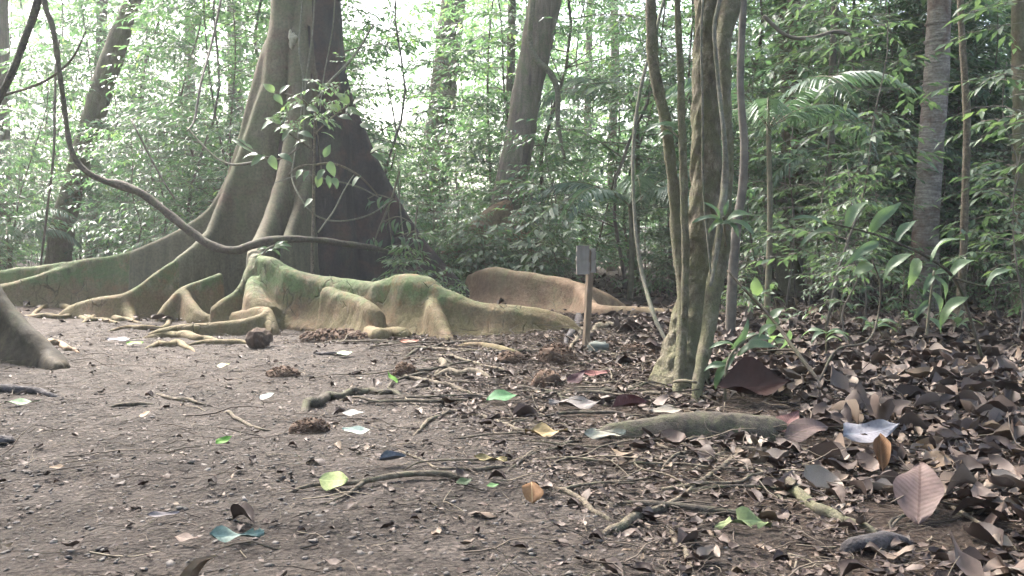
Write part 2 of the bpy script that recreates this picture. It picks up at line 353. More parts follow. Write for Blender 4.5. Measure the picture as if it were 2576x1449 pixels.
organic('buttress', [
    wall([(715, -260, 10.42, .16), (700, 0, 10.40, .20), (662, 120, 10.38, .17), (637, 200, 10.36, .12), (603, 330, 10.32, .085), (572, 440, 10.28, .075), (536, 508, 10.25, .07), (485, 556, 10.2, .066), (425, 590, 10.2, .06), (330, 630, 10.2, .055)], .04, .12, n=70),
    wall([(690, 120, 10.25, .12), (655, 220, 10.2, .11), (618, 330, 10.15, .09), (575, 450, 10.05, .07), (548, 520, 9.9, .055), (527, 572, 9.75, .05), (490, 612, 9.5, .045), (440, 650, 9.3, .042)], .05, .08, n=60),
    tube([(*at(x, y, Y), rr) for x, y, Y, rr in [(728, -300, 10.3, .17), (722, 0, 10.28, .18), (708, 150, 10.25, .18), (690, 300, 10.22, .17), (670, 450, 10.2, .15), (650, 600, 10.2, .12)]], 16, .02, 1, .1)], M['trunk'], .024, 6, .010, 2.2, bt)
organic('buttress', [
    wall([(752, -260, 10.2, .10), (750, 0, 10.16, .09), (748, 120, 10.08, .085), (742, 250, 9.95, .08), (722, 380, 9.72, .078), (690, 500, 9.4, .076), (655, 588, 9.02, .075), (640, 622, 8.75, .07), (650, 640, 8.4, .07)], .06, .10, n=70),
    wall([(775, 420, 9.85, .06), (752, 500, 9.5, .055), (732, 560, 9.25, .05), (720, 600, 9.05, .05)], .05, .08, n=30)], M['trunk'], .022, 6, .010, 2.2, bt)
def scar():
    rr = np.random.default_rng(4); V = []; n = 40
    c = at(733, 98, 10.05)
    for ring, (f, z) in enumerate(((1.0, .05), (.8, .0), (.45, -.012), (.05, -.015))):
        for k in range(n):
            a = 2 * math.pi * k / n; w = 1 + .22 * math.sin(3 * a + 1) + .12 * math.sin(7 * a); V.append((c.x + math.cos(a) * .045 * f * w, c.y + z, c.z + math.sin(a) * .10 * f * w))
    F = [(i * n + k, i * n + (k + 1) % n, (i + 1) * n + (k + 1) % n, (i + 1) * n + k) for i in range(3) for k in range(n)] + [tuple(range(3 * n, 4 * n))]
    return mesh('bark_scar', V, F, plain('scar_wood', (.22, .19, .13), (.40, .36, .27), 30))
obj('bark_scar', scar(), bt)['label'] = 'pale scar where the bark was cut'
# left plank root, running away along the soil
organic('buttress_root', [wall([(440, 584, 10.2, .06), (330, 630, 10.2, .05), (200, 655, 10.15, .048), (90, 668, 10.1, .046), (0, 678, 10.1, .045), (-160, 702, 10.1, .04), (-420, 745, 10.1, .03)], .045, .13, .12, n=60),
    wall([(200, 662, 10.14, .03), (150, 674, 10.05, .035), (100, 687, 9.95, .04), (40, 704, 9.8, .04), (-30, 722, 9.65, .04), (-120, 750, 9.5, .03)], .05, .12, n=24)], M['root'], .02, 4, .010, 4, bt)
# second plank root with a foot
organic('buttress_root', [wall([(450, 644, 9.35, .042), (440, 651, 9.3, .04), (390, 685, 9.15, .036), (345, 718, 9.0, .036), (315, 736, 8.92, .046), (290, 741, 8.9, .038), (240, 748, 8.95, .034), (185, 764, 9.05, .032), (150, 786, 9.15, .03), (120, 802, 9.2, .03)], .05, .07, .09, n=60),
    wall([(316, 738, 8.92, .04), (322, 760, 8.85, .035), (330, 785, 8.75, .03), (338, 806, 8.6, .02)], .1, .07, n=16)], M['root'], .017, 5, .006, 4, bt)
# short forked root
organic('buttress_root', [wall([(552, 684, 9.0, .036), (546, 690, 8.95, .034), (500, 706, 8.85, .034), (455, 725, 8.75, .036), (420, 758, 8.6, .034), (398, 788, 8.5, .03)], .06, .06, .08, n=36),
    wall([(462, 724, 8.75, .034), (480, 752, 8.6, .034), (505, 778, 8.45, .032), (545, 796, 8.35, .03), (580, 808, 8.3, .022)], .12, .06, .08, n=26)], M['root'], .015, 5, .006, 4, bt)
# the great front root that bends round to the right
mr = [(652, 642, 8.35, .05), (690, 652, 8.2, .055), (730, 672, 8.05, .06), (790, 690, 7.95, .062), (860, 702, 7.8, .066), (930, 706, 7.6, .068), (975, 698, 7.5, .07), (1030, 689, 7.4, .075), (1075, 698, 7.3, .075), (1125, 728, 7.22, .068), (1200, 752, 7.15, .06), (1300, 768, 7.1, .056), (1370, 780, 7.05, .054), (1430, 800, 7.0, .05), (1462, 828, 6.95, .035)]
organic('buttress_root', [wall(mr, .09, .12, .10, n=90),
    wall([(640, 640, 8.4, .06), (622, 680, 8.32, .05), (606, 712, 8.28, .045), (570, 745, 8.22, .04), (530, 774, 8.2, .034)], .07, .06, .1, n=30),
    wall([(820, 722, 7.72, .05), (880, 735, 7.5, .055), (922, 752, 7.32, .055), (944, 776, 7.22, .05), (948, 800, 7.17, .045), (948, 826, 7.12, .04)], .08, .05, .08, n=30),
    wall([(1084, 730, 7.25, .05), (1094, 762, 7.1, .05), (1112, 802, 6.95, .045), (1128, 832, 6.82, .042), (1140, 852, 6.72, .038)], .05, .05, .06, n=24),
    wall([(640, 690, 8.2, .07), (650, 730, 8.0, .09), (690, 770, 7.85, .09)], .12, .05, .08, n=16)], M['root'], .015, 4, .012, 5, bt)
# knee root at the foot of the great root
organic('buttress_root', [wall([(585, 784, 8.15, .03), (620, 776, 7.98, .034), (655, 769, 7.75, .036), (674, 774, 7.55, .038), (655, 790, 7.42, .036), (610, 802, 7.36, .034), (540, 809, 7.32, .034), (460, 815, 7.3, .032), (405, 824, 7.28, .028), (372, 838, 7.26, .018)], .06, .04, .06, n=70),
    wall([(674, 776, 7.52, .034), (682, 800, 7.4, .036), (688, 828, 7.3, .03)], .12, .05, .08, n=14)], M['root'], .014, 4, .005, 5, bt)
# roots that creep on the soil
def gtube(pts, n=8, rough=.08, sink=.35, seed=0, step=.03, flat=1.0):
    """a root or stick lying on the soil: frame x, frame y, radius in frame pixels; both ends dip into the ground"""
    P = []; rj = np.random.default_rng(seed + 5)
    for k, (x, y, r) in enumerate(pts):
        p = gnd(x, y); rr = px(r, p.y); e = k in (0, len(pts) - 1)
        P.append((p.x, p.y, p.z + rr * ((1 - 2 * sink) if not e else -.9), rr))
        if k < len(pts) - 1:
            x2, y2, r2 = pts[k + 1]; p2 = gnd((x + x2) / 2 + rj.normal() * r * .45, (y + y2) / 2 + rj.normal() * r * .3); r3 = px((r + r2) / 2, p2.y) * (.85 + .35 * rj.random()); P.append((p2.x, p2.y, p2.z + r3 * (1 - 2 * sink), r3))
    return tube(P, n, rough, seed, step, flat)
for k, (pts, mt) in enumerate([
    ([(70, 803, 3), (110, 775, 7), (128, 766, 10), (165, 778, 9), (215, 796, 8), (255, 804, 5)], 'root'),
    ([(60, 793, 6), (120, 798, 9), (190, 800, 8), (255, 806, 6), (300, 812, 3)], 'root'),
    ([(205, 812, 4), (240, 802, 10), (280, 800, 11), (320, 806, 7), (360, 814, 3)], 'root'),
    ([(150, 790, 5), (200, 786, 8), (245, 800, 6), (300, 806, 4)], 'root'),
    ([(270, 836, 3), (330, 826, 7), (385, 822, 8), (420, 818, 7), (440, 800, 9), (448, 780, 7)], 'root'),
    ([(355, 850, 2), (420, 848, 11), (470, 850, 14), (520, 856, 10), (570, 866, 4)], 'root'),
    ([(470, 868, 3), (510, 864, 7), (570, 862, 9), (625, 866, 5), (650, 870, 2)], 'root'),
    ([(360, 878, 3), (400, 868, 9), (440, 866, 10), (470, 876, 7), (490, 886, 3)], 'root'),
    ([(886, 834, 14), (930, 842, 19), (975, 848, 18), (1024, 852, 16)], 'root'),
    ([(1140, 872, 4), (1200, 874, 10), (1260, 882, 11), (1320, 890, 5)], 'root'),
    ([(1115, 905, 8), (1118, 920, 9), (1105, 935, 6), (1098, 945, 3)], 'stick'),
    ([(1085, 950, 4), (1130, 940, 11), (1180, 938, 12), (1235, 950, 9)], 'stick'),
    ([(100, 862, 12), (140, 872, 13), (170, 880, 9), (200, 888, 4)], 'red_root')]):
    V, F = gtube(pts, 10, .10, .35, k); obj('surface_root', mesh('surface_root', V, F, M[mt]), bt)

# ------------------------------------------------------------------ lianas
def vine(name, pts, mat, label=None, n=8, rough=.10, seed=0, step=.05, parent=None, cat='liana', group=None):
    """pts rows: frame x, y, distance, radius in frame pixels"""
    P = [(*at(x, y, Y), px(r, Y) * (.75 if name == 'trunk_vine' else (.68 if k_ < 9 else .85) if name == 'hanging_liana' else .72 if name == 'leaning_liana' else 1)) for k_, (x, y, Y, r) in enumerate(pts)]
    V, F = tube(P, n, rough, seed, step); o = obj(name, mesh(name, V, F, M[mat]), parent)
    if parent is None: tag(o, label, cat, group)
    return o
vine('hanging_liana', [(95, -420, 9.6, 10), (104, -150, 9.4, 10), (112, 0, 9.2, 10), (132, 70, 9.1, 10), (150, 180, 9, 9), (164, 290, 9, 9), (182, 385, 8.9, 10), (215, 430, 8.9, 11), (262, 454, 8.9, 12), (305, 466, 8.9, 14), (360, 490, 8.85, 12), (425, 538, 8.8, 12), (480, 584, 8.75, 13), (530, 616, 8.7, 13), (590, 630, 8.65, 12), (640, 616, 8.6, 13), (700, 602, 8.6, 12), (780, 603, 8.7, 9), (860, 612, 8.9, 9), (930, 622, 9.2, 8), (1000, 640, 9.6, 6)], 'vine', 'thick mossy liana hanging in a long curve down to the buttresses', 10, .14, 2, .04)
vine('hanging_liana', [(160, -300, 7.4, 13), (95, 0, 7.2, 14), (62, 100, 7.1, 13), (22, 200, 7, 13), (-30, 300, 7, 13), (-120, 470, 6.9, 13)], 'vine', 'dark rough liana crossing in front of the bright foliage beside the curved one', 10, .12, 3, .04)
vine('hanging_liana', [(215, 80, 9, 3), (180, 150, 9, 4), (120, 200, 9, 5), (60, 225, 9, 5), (0, 245, 8.9, 5), (-80, 300, 8.8, 5)], 'vine', 'thin dark stem slanting behind the rough liana', 6, .1, 4)
vine('trunk_vine', [(762, -200, 9.95, 3.4), (760, 0, 9.95, 3.4), (752, 120, 9.9, 3.2), (762, 200, 9.85, 3), (756, 300, 9.8, 3), (740, 400, 9.6, 3), (735, 450, 9.5, 3), (760, 505, 9.3, 3), (800, 545, 9.3, 3), (860, 556, 9.4, 3), (930, 540, 9.6, 3), (990, 500, 9.9, 2.5)], 'pale_vine', 'slim pale vine looping low across the dark buttress face', 6, .1, 5)
vine('trunk_vine', [(795, -150, 9.9, 3), (788, 60, 9.9, 3), (770, 200, 9.8, 2.6), (764, 300, 9.75, 2.4), (766, 360, 9.7, 2)], 'pale_vine', 'slim pale vine hanging straight down the trunk', 6, .1, 6)
vine('trunk_vine', [(845, -100, 10.1, 2.4), (838, 60, 10.1, 2.4), (815, 190, 10, 2.2), (805, 280, 9.9, 2)], 'pale_vine', 'thin pale vine slanting across the shaded side of the trunk', 6, .1, 7)
vine('trunk_vine', [(800, 245, 9.5, 3), (830, 205, 9.6, 4), (870, 165, 9.8, 5), (905, 120, 10, 4), (940, 60, 10.2, 3)], 'pale_vine', 'pale stick leaning up against the trunk above the sapling', 6, .1, 8)
vine('trunk_vine', [(470, 320, 10.2, 3), (530, 385, 10, 3.5), (575, 412, 9.9, 4.5), (620, 412, 9.8, 5), (668, 400, 9.7, 4)], 'pale_vine', 'pale woody vine rounding the mossy edge of the trunk', 6, .1, 9)
vine('trunk_vine', [(960, 500, 9.9, 2), (900, 470, 9.8, 3), (820, 450, 9.6, 3), (760, 440, 9.5, 3), (690, 460, 9.3, 2)], 'pale_vine', 'thin arching twig in front of the dark buttress face', 6, .1, 10)
vine('trunk_vine', [(800, 585, 9.1, 3), (840, 530, 9.3, 3), (865, 480, 9.5, 3), (890, 440, 9.7, 2)], 'pale_vine', 'bare forked twig rising from the mossy liana', 6, .1, 11)
vine('trunk_vine', [(1000, 440, 10.3, 3), (1010, 560, 10.1, 3), (1020, 640, 10, 3), (1015, 700, 9.9, 3)], 'pale_vine', 'straight thin vine hanging beside the right buttress', 6, .1, 12)
vine('trunk_vine', [(975, 520, 10.2, 2), (985, 600, 10.1, 2), (1000, 690, 10, 2)], 'stem', 'thin dark vine hanging beside the right buttress', 6, .1, 13)
vine('leaning_liana', [(1700, -120, 6.9, 5), (1655, 60, 6.8, 6), (1612, 220, 6.7, 6), (1594, 360, 6.6, 6), (1593, 480, 6.5, 6), (1602, 600, 6.4, 7), (1618, 700, 6.3, 7.5), (1642, 785, 6.1, 8), (1664, 835, 6.0, 7), (1690, 880, 5.9, 6)], 'pale_vine', 'slender pale liana bending down to the clustered trunks', 8, .12, 14)
for k, (pts, lb) in enumerate([
    ([(470, 330, 9.8, 2), (490, 300, 10, 3), (505, 210, 10.2, 3), (530, 120, 10.6, 3), (560, -20, 11, 3)], 'dark wiry stem rising left of the great trunk'),
    ([(330, 300, 10.6, 2.5), (345, 330, 10.5, 2.5), (380, 400, 10.5, 2.5), (420, 470, 10.4, 2.5), (440, 500, 10.4, 2)], 'thin broken stem leaning behind the plank root'),
    ([(100, 690, 12, 3), (115, 560, 11.8, 3), (135, 380, 11.5, 3), (140, 180, 11.3, 3), (150, 100, 11.2, 2)], 'thin upright stem behind the left plank root'),
    ([(1920, 40, 8, 5), (1980, 90, 8, 5), (2040, 95, 8, 5), (2110, 80, 8, 5), (2180, 110, 8, 4)], 'mossy crooked branch hanging among the leaves')]):
    vine('wiry_stem', pts, 'sapling', lb, 6, .12, 30 + k, cat='stem')

# ------------------------------------------------------------------ other trees with visible trunks
def trunk_tree(name, label, pts, mat, extra=(), crown=None, n=18, rough=.05, seed=0, group=None):
    P = [(*at(x, y, Y), px(r, Y)) for x, y, Y, r in pts]
    base = at(pts[0][0], pts[0][1], pts[0][2]); t = empty(name, (base.x, base.y, float(terrain(base.x, base.y))))
    tag(t, label, 'tree', group); P[0] = (P[0][0], P[0][1], -.1, P[0][3])
    V, F = tube(P, n, rough, seed, .06); obj('trunk', mesh('trunk', V, F, M[mat]), t)
    t['top'] = list(P[-1][:3]); return t
TREES = []
tA = trunk_tree('leaning_tree', 'leaning mossy tree behind the long left plank root', [(140, 740, 13, 36), (148, 640, 13, 31), (170, 520, 13, 28), (205, 400, 13, 27), (245, 260, 13, 28), (290, 120, 13, 26), (335, 0, 13, 19), (420, -240, 13, 17), (560, -700, 13, 14)], 'mossy_bark', seed=1, rough=.07); TREES.append(tA)
tB = trunk_tree('leaning_tree', 'stout reddish barked tree leaning behind the great tree', [(1255, 760, 12.6, 62), (1268, 640, 12.6, 50), (1275, 520, 12.6, 42), (1298, 400, 12.6, 38), (1325, 240, 12.6, 37), (1352, 100, 12.6, 39), (1372, 0, 12.6, 40), (1420, -240, 12.6, 36), (1500, -800, 12.6, 28)], 'grey_bark', seed=2, rough=.04); TREES.append(tB)
organic('buttress_root', [wall([(1280, 500, 12.4, .10), (1240, 515, 12.2, .12), (1200, 545, 12.1, .10), (1150, 590, 12, .08), (1100, 640, 11.9, .05)], .08, .15, n=30),
    wall([(1290, 520, 12.5, .12), (1320, 570, 12.2, .1), (1345, 640, 12.1, .08), (1380, 690, 12, .06)], .08, .12, n=30)], M['red_root'], .03, 6, .01, 3, tB)
organic('buttress_root', [wall([(1180, 690, 10.6, .05), (1235, 671, 10.2, .06), (1300, 680, 9.9, .06), (1400, 695, 9.5, .06), (1465, 710, 9.2, .06), (1520, 732, 9.2, .05), (1575, 766, 9.3, .03)], .06, .10, .1, n=50),
    wall([(1455, 708, 9.25, .055), (1478, 738, 8.85, .055), (1496, 762, 8.5, .055), (1560, 767, 8.35, .05), (1640, 772, 8.3, .05), (1720, 780, 8.25, .045), (1800, 796, 8.2, .03)], .05, .07, .08, n=50)], M['red_root'], .02, 6, .008, 4, tB)
vine('climbing_liana', [(1345, -200, 12, 7), (1340, 0, 12, 7), (1332, 100, 12, 7), (1350, 150, 12, 8), (1382, 180, 12, 8), (1402, 230, 12, 7), (1404, 310, 12, 6), (1420, 400, 11.9, 4)], 'pale_vine', 'pale liana crossing the stout leaning trunk', 8, .1, 15)
tP = trunk_tree('ringed_trunk_tree', 'upright tree with pale rings on its bare trunk among dense shrubs', [(2325, 830, 9.2, 46), (2328, 760, 9.2, 38), (2328, 600, 9.2, 32), (2340, 400, 9.2, 30), (2355, 200, 9.2, 30), (2363, 0, 9.2, 27), (2372, -300, 9.2, 26), (2390, -1100, 9.2, 22)], 'ring', seed=3, rough=.025); TREES.append(tP)
ring_top = [(y, 30) for y in (60, 105, 160, 215, 262, 320, 392)]
for k, (y, r) in enumerate(ring_top):
    xx = 2363 - (y / 400) * 23; p0 = at(xx, y - 4, 9.2); p1 = at(xx, y + 5, 9.2); r0 = px(r, 9.2)
    V, F = tube([(*p0, r0 * .97), (*((p0 + p1) / 2), r0 * 1.04), (*p1, r0 * .97)], 18, .02, k, .012, cap=False)
    obj('bark_ring', mesh('bark_ring', V, F, M['ring']), tP)
# cluster of stems at the right
tC = empty('clustered_tree', tuple(gnd(1700, 1000))); tag(tC, 'mossy cluster of trunks and aerial roots rising from one foot beside the litter', 'tree')
Yc = 4.75
cl = [tube([(*at(x, y, Y), px(r, Y)) for x, y, Y, r in [(1690, 1030, 4.6, 84), (1700, 980, 4.65, 72), (1715, 900, 4.7, 56), (1733, 820, 4.75, 44), (1750, 720, 4.8, 42), (1764, 600, 4.8, 40), (1773, 480, 4.8, 39), (1777, 300, 4.8, 38), (1785, 100, 4.8, 39), (1792, 0, 4.8, 41), (1815, -300, 4.8, 34), (1850, -1400, 4.8, 28)]], 20, .05, 1, .05),
    wall([(1712, 870, 4.7, .045), (1672, 930, 4.62, .045), (1640, 975, 4.55, .04), (1618, 1003, 4.48, .03)], .05, .03, .05, n=20),
    wall([(1745, 850, 4.7, .04), (1762, 930, 4.6, .04), (1768, 990, 4.55, .03)], .05, .03, .05, n=14)]
organic('trunk', cl, M['scaly'], .011, 1, .013, 20, tC)
for k, (pts, mt) in enumerate([
    ([(1700, 1045, 4.2, 11), (1706, 950, 4.35, 13), (1716, 850, 4.45, 14), (1718, 760, 4.5, 14), (1712, 680, 4.55, 15), (1700, 560, 4.6, 15), (1690, 430, 4.6, 14), (1676, 320, 4.6, 14), (1655, 220, 4.6, 14), (1640, 120, 4.6, 14), (1636, 0, 4.6, 12), (1630, -300, 4.6, 11)], 'scaly'),
    ([(1722, 800, 4.45, 9), (1724, 620, 4.5, 10), (1718, 400, 4.5, 10), (1712, 200, 4.5, 9), (1704, 0, 4.5, 8), (1690, -300, 4.5, 7)], 'scaly'),
    ([(1746, 1050, 4.15, 12), (1758, 960, 4.25, 15), (1776, 860, 4.35, 18), (1792, 760, 4.45, 20), (1812, 640, 4.5, 21), (1826, 500, 4.5, 16), (1832, 380, 4.55, 13), (1826, 250, 4.6, 14), (1820, 120, 4.65, 19), (1838, 0, 4.7, 24), (1880, -300, 4.8, 22)], 'scaly'),
    ([(1788, 720, 4.35, 4), (1802, 640, 4.4, 6), (1818, 520, 4.42, 9), (1824, 460, 4.45, 9), (1822, 350, 4.42, 6), (1806, 200, 4.5, 5), (1797, 80, 4.5, 5), (1806, 20, 4.5, 5), (1826, -60, 4.5, 5)], 'pale_vine'),
    ([(1788, 690, 4.45, 2.5), (1776, 560, 4.55, 3), (1768, 450, 4.58, 3), (1768, 300, 4.58, 3), (1764, 120, 4.58, 3), (1768, 0, 4.58, 3)], 'pale_vine')]):
    V, F = tube([(*at(x, y, Y), px(r, Y)) for x, y, Y, r in pts], 12, .13, 40 + k, .025); obj('aerial_root' if k != 2 else 'stem', mesh('stem', V, F, M[mt]), tC)
V, F = tube([(*at(1694, 961, 4.3), .006), (*at(1720, 958, 4.25), .008), (*at(1752, 962, 4.2), .006)], 6, .1, 3, .02); obj('side_twig', mesh('side_twig', V, F, M['stick']), tC)
# foreground buttress of a tree outside the frame on the left
tL = empty('dark_buttress_tree', tuple(gnd(60, 905))); tag(tL, 'shaded dark buttress sloping down to the muddy path', 'tree')
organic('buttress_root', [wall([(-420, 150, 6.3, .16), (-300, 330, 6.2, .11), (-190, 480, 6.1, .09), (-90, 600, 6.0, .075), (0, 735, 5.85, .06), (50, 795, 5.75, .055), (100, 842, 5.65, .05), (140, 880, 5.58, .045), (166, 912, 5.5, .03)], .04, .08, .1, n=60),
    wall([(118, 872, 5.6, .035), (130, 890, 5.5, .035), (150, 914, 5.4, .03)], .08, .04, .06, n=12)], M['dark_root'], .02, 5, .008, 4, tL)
V, F = tube([(*at(-480, 950, 6.4), .55), (*at(-480, 700, 6.4), .5), (*at(-480, 300, 6.4), .42), (*at(-480, -800, 6.4), .36), (*at(-480, -2600, 6.5), .3)], 24, .03, 5, .1); obj('trunk', mesh('trunk', V, F, M['trunk']), tL)
for k, (lb, pts, mt) in enumerate([
    ('pale grey trunk half hidden by leaves between the great tree and the reddish tree', [(1075, 720, 19, 44), (1085, 560, 19, 40), (1098, 400, 19, 36), (1118, 200, 19, 32), (1140, 0, 19, 30), (1180, -400, 19, 26)], 'grey_bark'),
    ('slim pole-like trunk standing against the stout leaning tree', [(1275, 700, 16, 12), (1278, 400, 16, 12), (1284, 200, 16, 11), (1288, 0, 16, 10), (1292, -300, 16, 9)], 'sapling'),
    ('dark stout trunk behind the clustered trunks and palms', [(1985, 760, 11.5, 34), (1990, 500, 11.5, 30), (1995, 330, 11.5, 28), (1990, 200, 11.5, 25), (1985, 0, 11.5, 26), (1980, -500, 11.5, 22)], 'trunk'),
    ('thin brown pole trunk right of the ringed tree', [(2405, 890, 7, 15), (2420, 700, 7, 10), (2428, 500, 7, 9), (2432, 300, 7, 9), (2422, 120, 7, 8), (2416, 0, 7, 8), (2410, -400, 7, 7)], 'stick'),
    ('slender brown trunk close behind the clustered trunks', [(1835, 720, 6.6, 14), (1850, 600, 6.6, 12), (1868, 470, 6.6, 11), (1872, 360, 6.6, 10), (1862, 200, 6.6, 9), (1870, 0, 6.6, 9), (1880, -400, 6.6, 8)], 'sapling'),
    ('faint grey trunk far behind the leaning mossy tree', [(232, 720, 20, 20), (236, 500, 20, 16), (250, 200, 20, 14), (262, -100, 20, 12)], 'grey_bark'),
    ('faint trunk standing in the bright forest left of the great tree', [(480, 720, 24, 16), (476, 400, 24, 14), (478, 100, 24, 14), (480, -200, 24, 12)], 'grey_bark'),
    ('dark crooked trunk at the bright upper edge of the forest', [(600, 720, 26, 22), (596, 400, 26, 20), (590, 80, 26, 18), (588, -200, 26, 16)], 'trunk'),
    ('pale trunk seen past the slender liana', [(1538, 740, 21, 13), (1540, 400, 21, 11), (1546, 100, 21, 10), (1540, -200, 21, 9)], 'grey_bark'),
    ('reddish trunk cut by the frame beside the dark rough liana', [(-10, 760, 15, 34), (-6, 300, 15, 28), (-8, 0, 15, 26), (-10, -300, 15, 24)], 'grey_bark'),
    ('thin trunk with pale lichen between the palms and the ringed tree', [(2098, 760, 10, 11), (2096, 560, 10, 9), (2090, 300, 10, 9), (2100, 0, 10, 8), (2105, -300, 10, 8)], 'sapling'),
    ('dark trunk in deep shade at the edge of the dense shrubs', [(2570, 860, 8.5, 26), (2572, 500, 8.5, 22), (2568, 200, 8.5, 20), (2560, -300, 8.5, 18)], 'trunk'),
    ('slim grey trunk rising in the bright gap beyond the reddish tree', [(1470, 720, 24, 10), (1478, 300, 24, 9), (1486, -100, 24, 8)], 'grey_bark')]):
    TREES.append(trunk_tree('forest_tree', lb, pts, mt, seed=60 + k, n=12, rough=.06))

# ------------------------------------------------------------------ leaves and plants
LEAF4 = (np.array([[0, 0, 0], [.42, .20, .05], [.45, 0, -.02], [.42, -.20, .05], [1, 0, -.10]]), np.array([[0, 2, 1], [1, 2, 4], [0, 3, 2], [2, 3, 4]]))
LEAF4N = (np.array([[0, 0, 0], [.40, .13, .04], [.45, 0, -.01], [.40, -.13, .04], [1, 0, -.16]]), LEAF4[1])
LEAF4B = (np.array([[0, 0, 0], [.45, .30, .03], [.45, 0, -.03], [.45, -.30, .03], [1, 0, -.06]]), LEAF4[1])
def leaf_grid(n=8, width=.3, tip=1.6, fold=.08, arch=-.15, curl=0.0, wave=0.0, seed=0, m=2, holes=0):
    """a leaf blade of unit length: n strips along, m per half, folded at the midrib, arched and waved"""
    r = np.random.default_rng(seed); ph = r.random(3) * 6.28; V = []; cols = 2 * m + 1
    for i in range(n + 1):
        t = i / n; hw = width * (math.sin(math.pi * min(1, t ** .85)) ** .8) * (1 - .35 * t ** tip) + .006
        for k in range(cols):
            s = (k - m) / m; jit = 1 + (wave * .5 * math.sin(7 * t + ph[0] + s) if abs(s) == 1 else 0)
            y = hw * s * jit; z = fold * abs(s) * hw / max(width, .01) + arch * (t - .5) ** 2 * 4 * .5 + curl * s * s * hw * 2 + wave * .12 * math.sin(9 * t + ph[1] + 2 * s) * abs(s)
            V.append((t, y, z))
    T = []
    for i in range(n):
        for k in range(cols - 1):
            if holes and r.random() < holes and 1 < i < n - 1: continue
            a = i * cols + k; T += [(a, a + 1, a + cols + 1), (a, a + cols + 1, a + cols)]
    return np.array(V), np.array(T)

def plant_mesh(name, seed, height, z0, nb, blen, twigs, per, leaf, temp, mat, stem_r, stem_mat='sapling', rise=.5, droop=.5, lean=.1):
    """one sapling or crown: a stem, boughs and twigs, and every twig set with two rows of leaves"""
    r = np.random.default_rng(seed); tubes = []; P = []; Dr = []; Up = []; S = []
    ang = r.random() * 6.28; stem = [(0, 0, -.05, stem_r)]
    for k in range(1, 6):
        t = k / 5; stem.append((lean * height * t * math.cos(ang) + r.normal() * .02 * height, lean * height * t * math.sin(ang) + r.normal() * .02 * height, height * t, stem_r * (1 - .8 * t)))
    sc = catmull(stem, 40); tubes.append(tube(stem, 6, .06, seed, height / 14))
    for b in range(nb):
        t = z0 / height + (1 - z0 / height) * ((b + r.random()) / nb); q = sc[min(39, int(t * 39))]
        az = r.random() * 6.28; L = blen * (1.15 - .6 * t) * (.6 + .7 * r.random()); e = rise * (.4 + r.random())
        pts = [np.array(q[:3])]; dv = np.array([math.cos(az) * math.cos(e), math.sin(az) * math.cos(e), math.sin(e)])
        for k in range(4):
            dv = dv + np.array([r.normal() * .15, r.normal() * .15, -droop * .28]); dv /= np.linalg.norm(dv); pts.append(pts[-1] + dv * L / 4)
        rr = max(.0025, q[3] * .45); tubes.append(tube([(*p, rr * (1 - .2 * k)) for k, p in enumerate(pts)], 4, 0, 0, L / 5, cap=False))
        for w in range(twigs):
            f = .25 + .75 * (w + r.random()) / twigs; i = min(3, int(f * 4)); p0 = pts[i] + (pts[i + 1] - pts[i]) * (f * 4 - i)
            a2 = az + (1 if w % 2 else -1) * (.5 + r.random() * .8); td = np.array([math.cos(a2), math.sin(a2), .25 - droop * r.random()]); td /= np.linalg.norm(td)
            tl = leaf * per * .42 * (.7 + .6 * r.random())
            tubes.append(tube([(*p0, .003), (*(p0 + td * tl * .5 + np.array([0, 0, .01])), .002), (*(p0 + td * tl - np.array([0, 0, tl * .12])), .001)], 3, 0, 0, tl / 2, cap=False))
            sd_ = np.cross(td, [0, 0, 1.0]); sd_ /= np.linalg.norm(sd_)
            for k in range(per):
                g = (k + .6) / per; s = 1 if k % 2 else -1
                dr = td * (.55 + .5 * g) + sd_ * s * (.85 - .45 * g) + np.array([0, 0, -.25 - .35 * droop * r.random()])
                P.append(p0 + td * tl * g - np.array([0, 0, tl * .12 * g])); Dr.append(dr + r.normal(size=3) * .18); Up.append(np.array([0, 0, 1.0]) + r.normal(size=3) * .28); S.append(leaf * (.65 + .6 * r.random()))
    Mx = frames(np.array(Dr), np.array(Up), np.array(S)); V, T, rep = merge([temp], np.zeros(len(S), int), Mx, np.array(P))
    tint = np.clip(.35 + .22 * r.normal(size=len(S)), 0, .95)
    fo = tri_mesh(name + '_foliage', V, T, M[mat], tint[rep]); sv, sf = join(tubes); st = mesh(name + '_stem', sv, sf, M[stem_mat]); return st, fo
def put(proto, name, label, cat, group, loc, rz, sc=1.0, tilt=0.0):
    t = empty(name, loc, rz); t.scale = (sc, sc, sc); t.rotation_euler = (tilt, tilt * .5, rz); tag(t, label, cat, group)
    local('stem', proto[0], t); f = local('foliage', proto[1], t); f['kind'] = 'stuff'; return t

tall = [plant_mesh('tall%d' % k, 100 + k, h, z0, nb, bl, tw, per, lf, tp, 'green' if k % 2 else 'soft_green', sr) for k, (h, z0, nb, bl, tw, per, lf, tp, sr) in enumerate([
    (7.0, 1.2, 36, 1.6, 7, 10, .12, LEAF4, .026), (6.0, .8, 34, 1.4, 7, 10, .105, LEAF4N, .022), (8.0, 1.6, 40, 1.8, 7, 10, .13, LEAF4, .03), (5.0, .6, 30, 1.2, 7, 10, .11, LEAF4N, .018)])]
bush = [plant_mesh('bush%d' % k, 200 + k, h, .25, nb, bl, tw, per, lf, tp, 'green' if k % 2 == 0 else 'soft_green', .014, 'sapling', .6, .6) for k, (h, nb, bl, tw, per, lf, tp) in enumerate([
    (2.6, 28, 1.0, 6, 9, .095, LEAF4), (2.0, 26, .85, 6, 9, .085, LEAF4N), (3.2, 30, 1.1, 6, 9, .10, LEAF4), (1.5, 20, .65, 5, 8, .085, LEAF4)])]
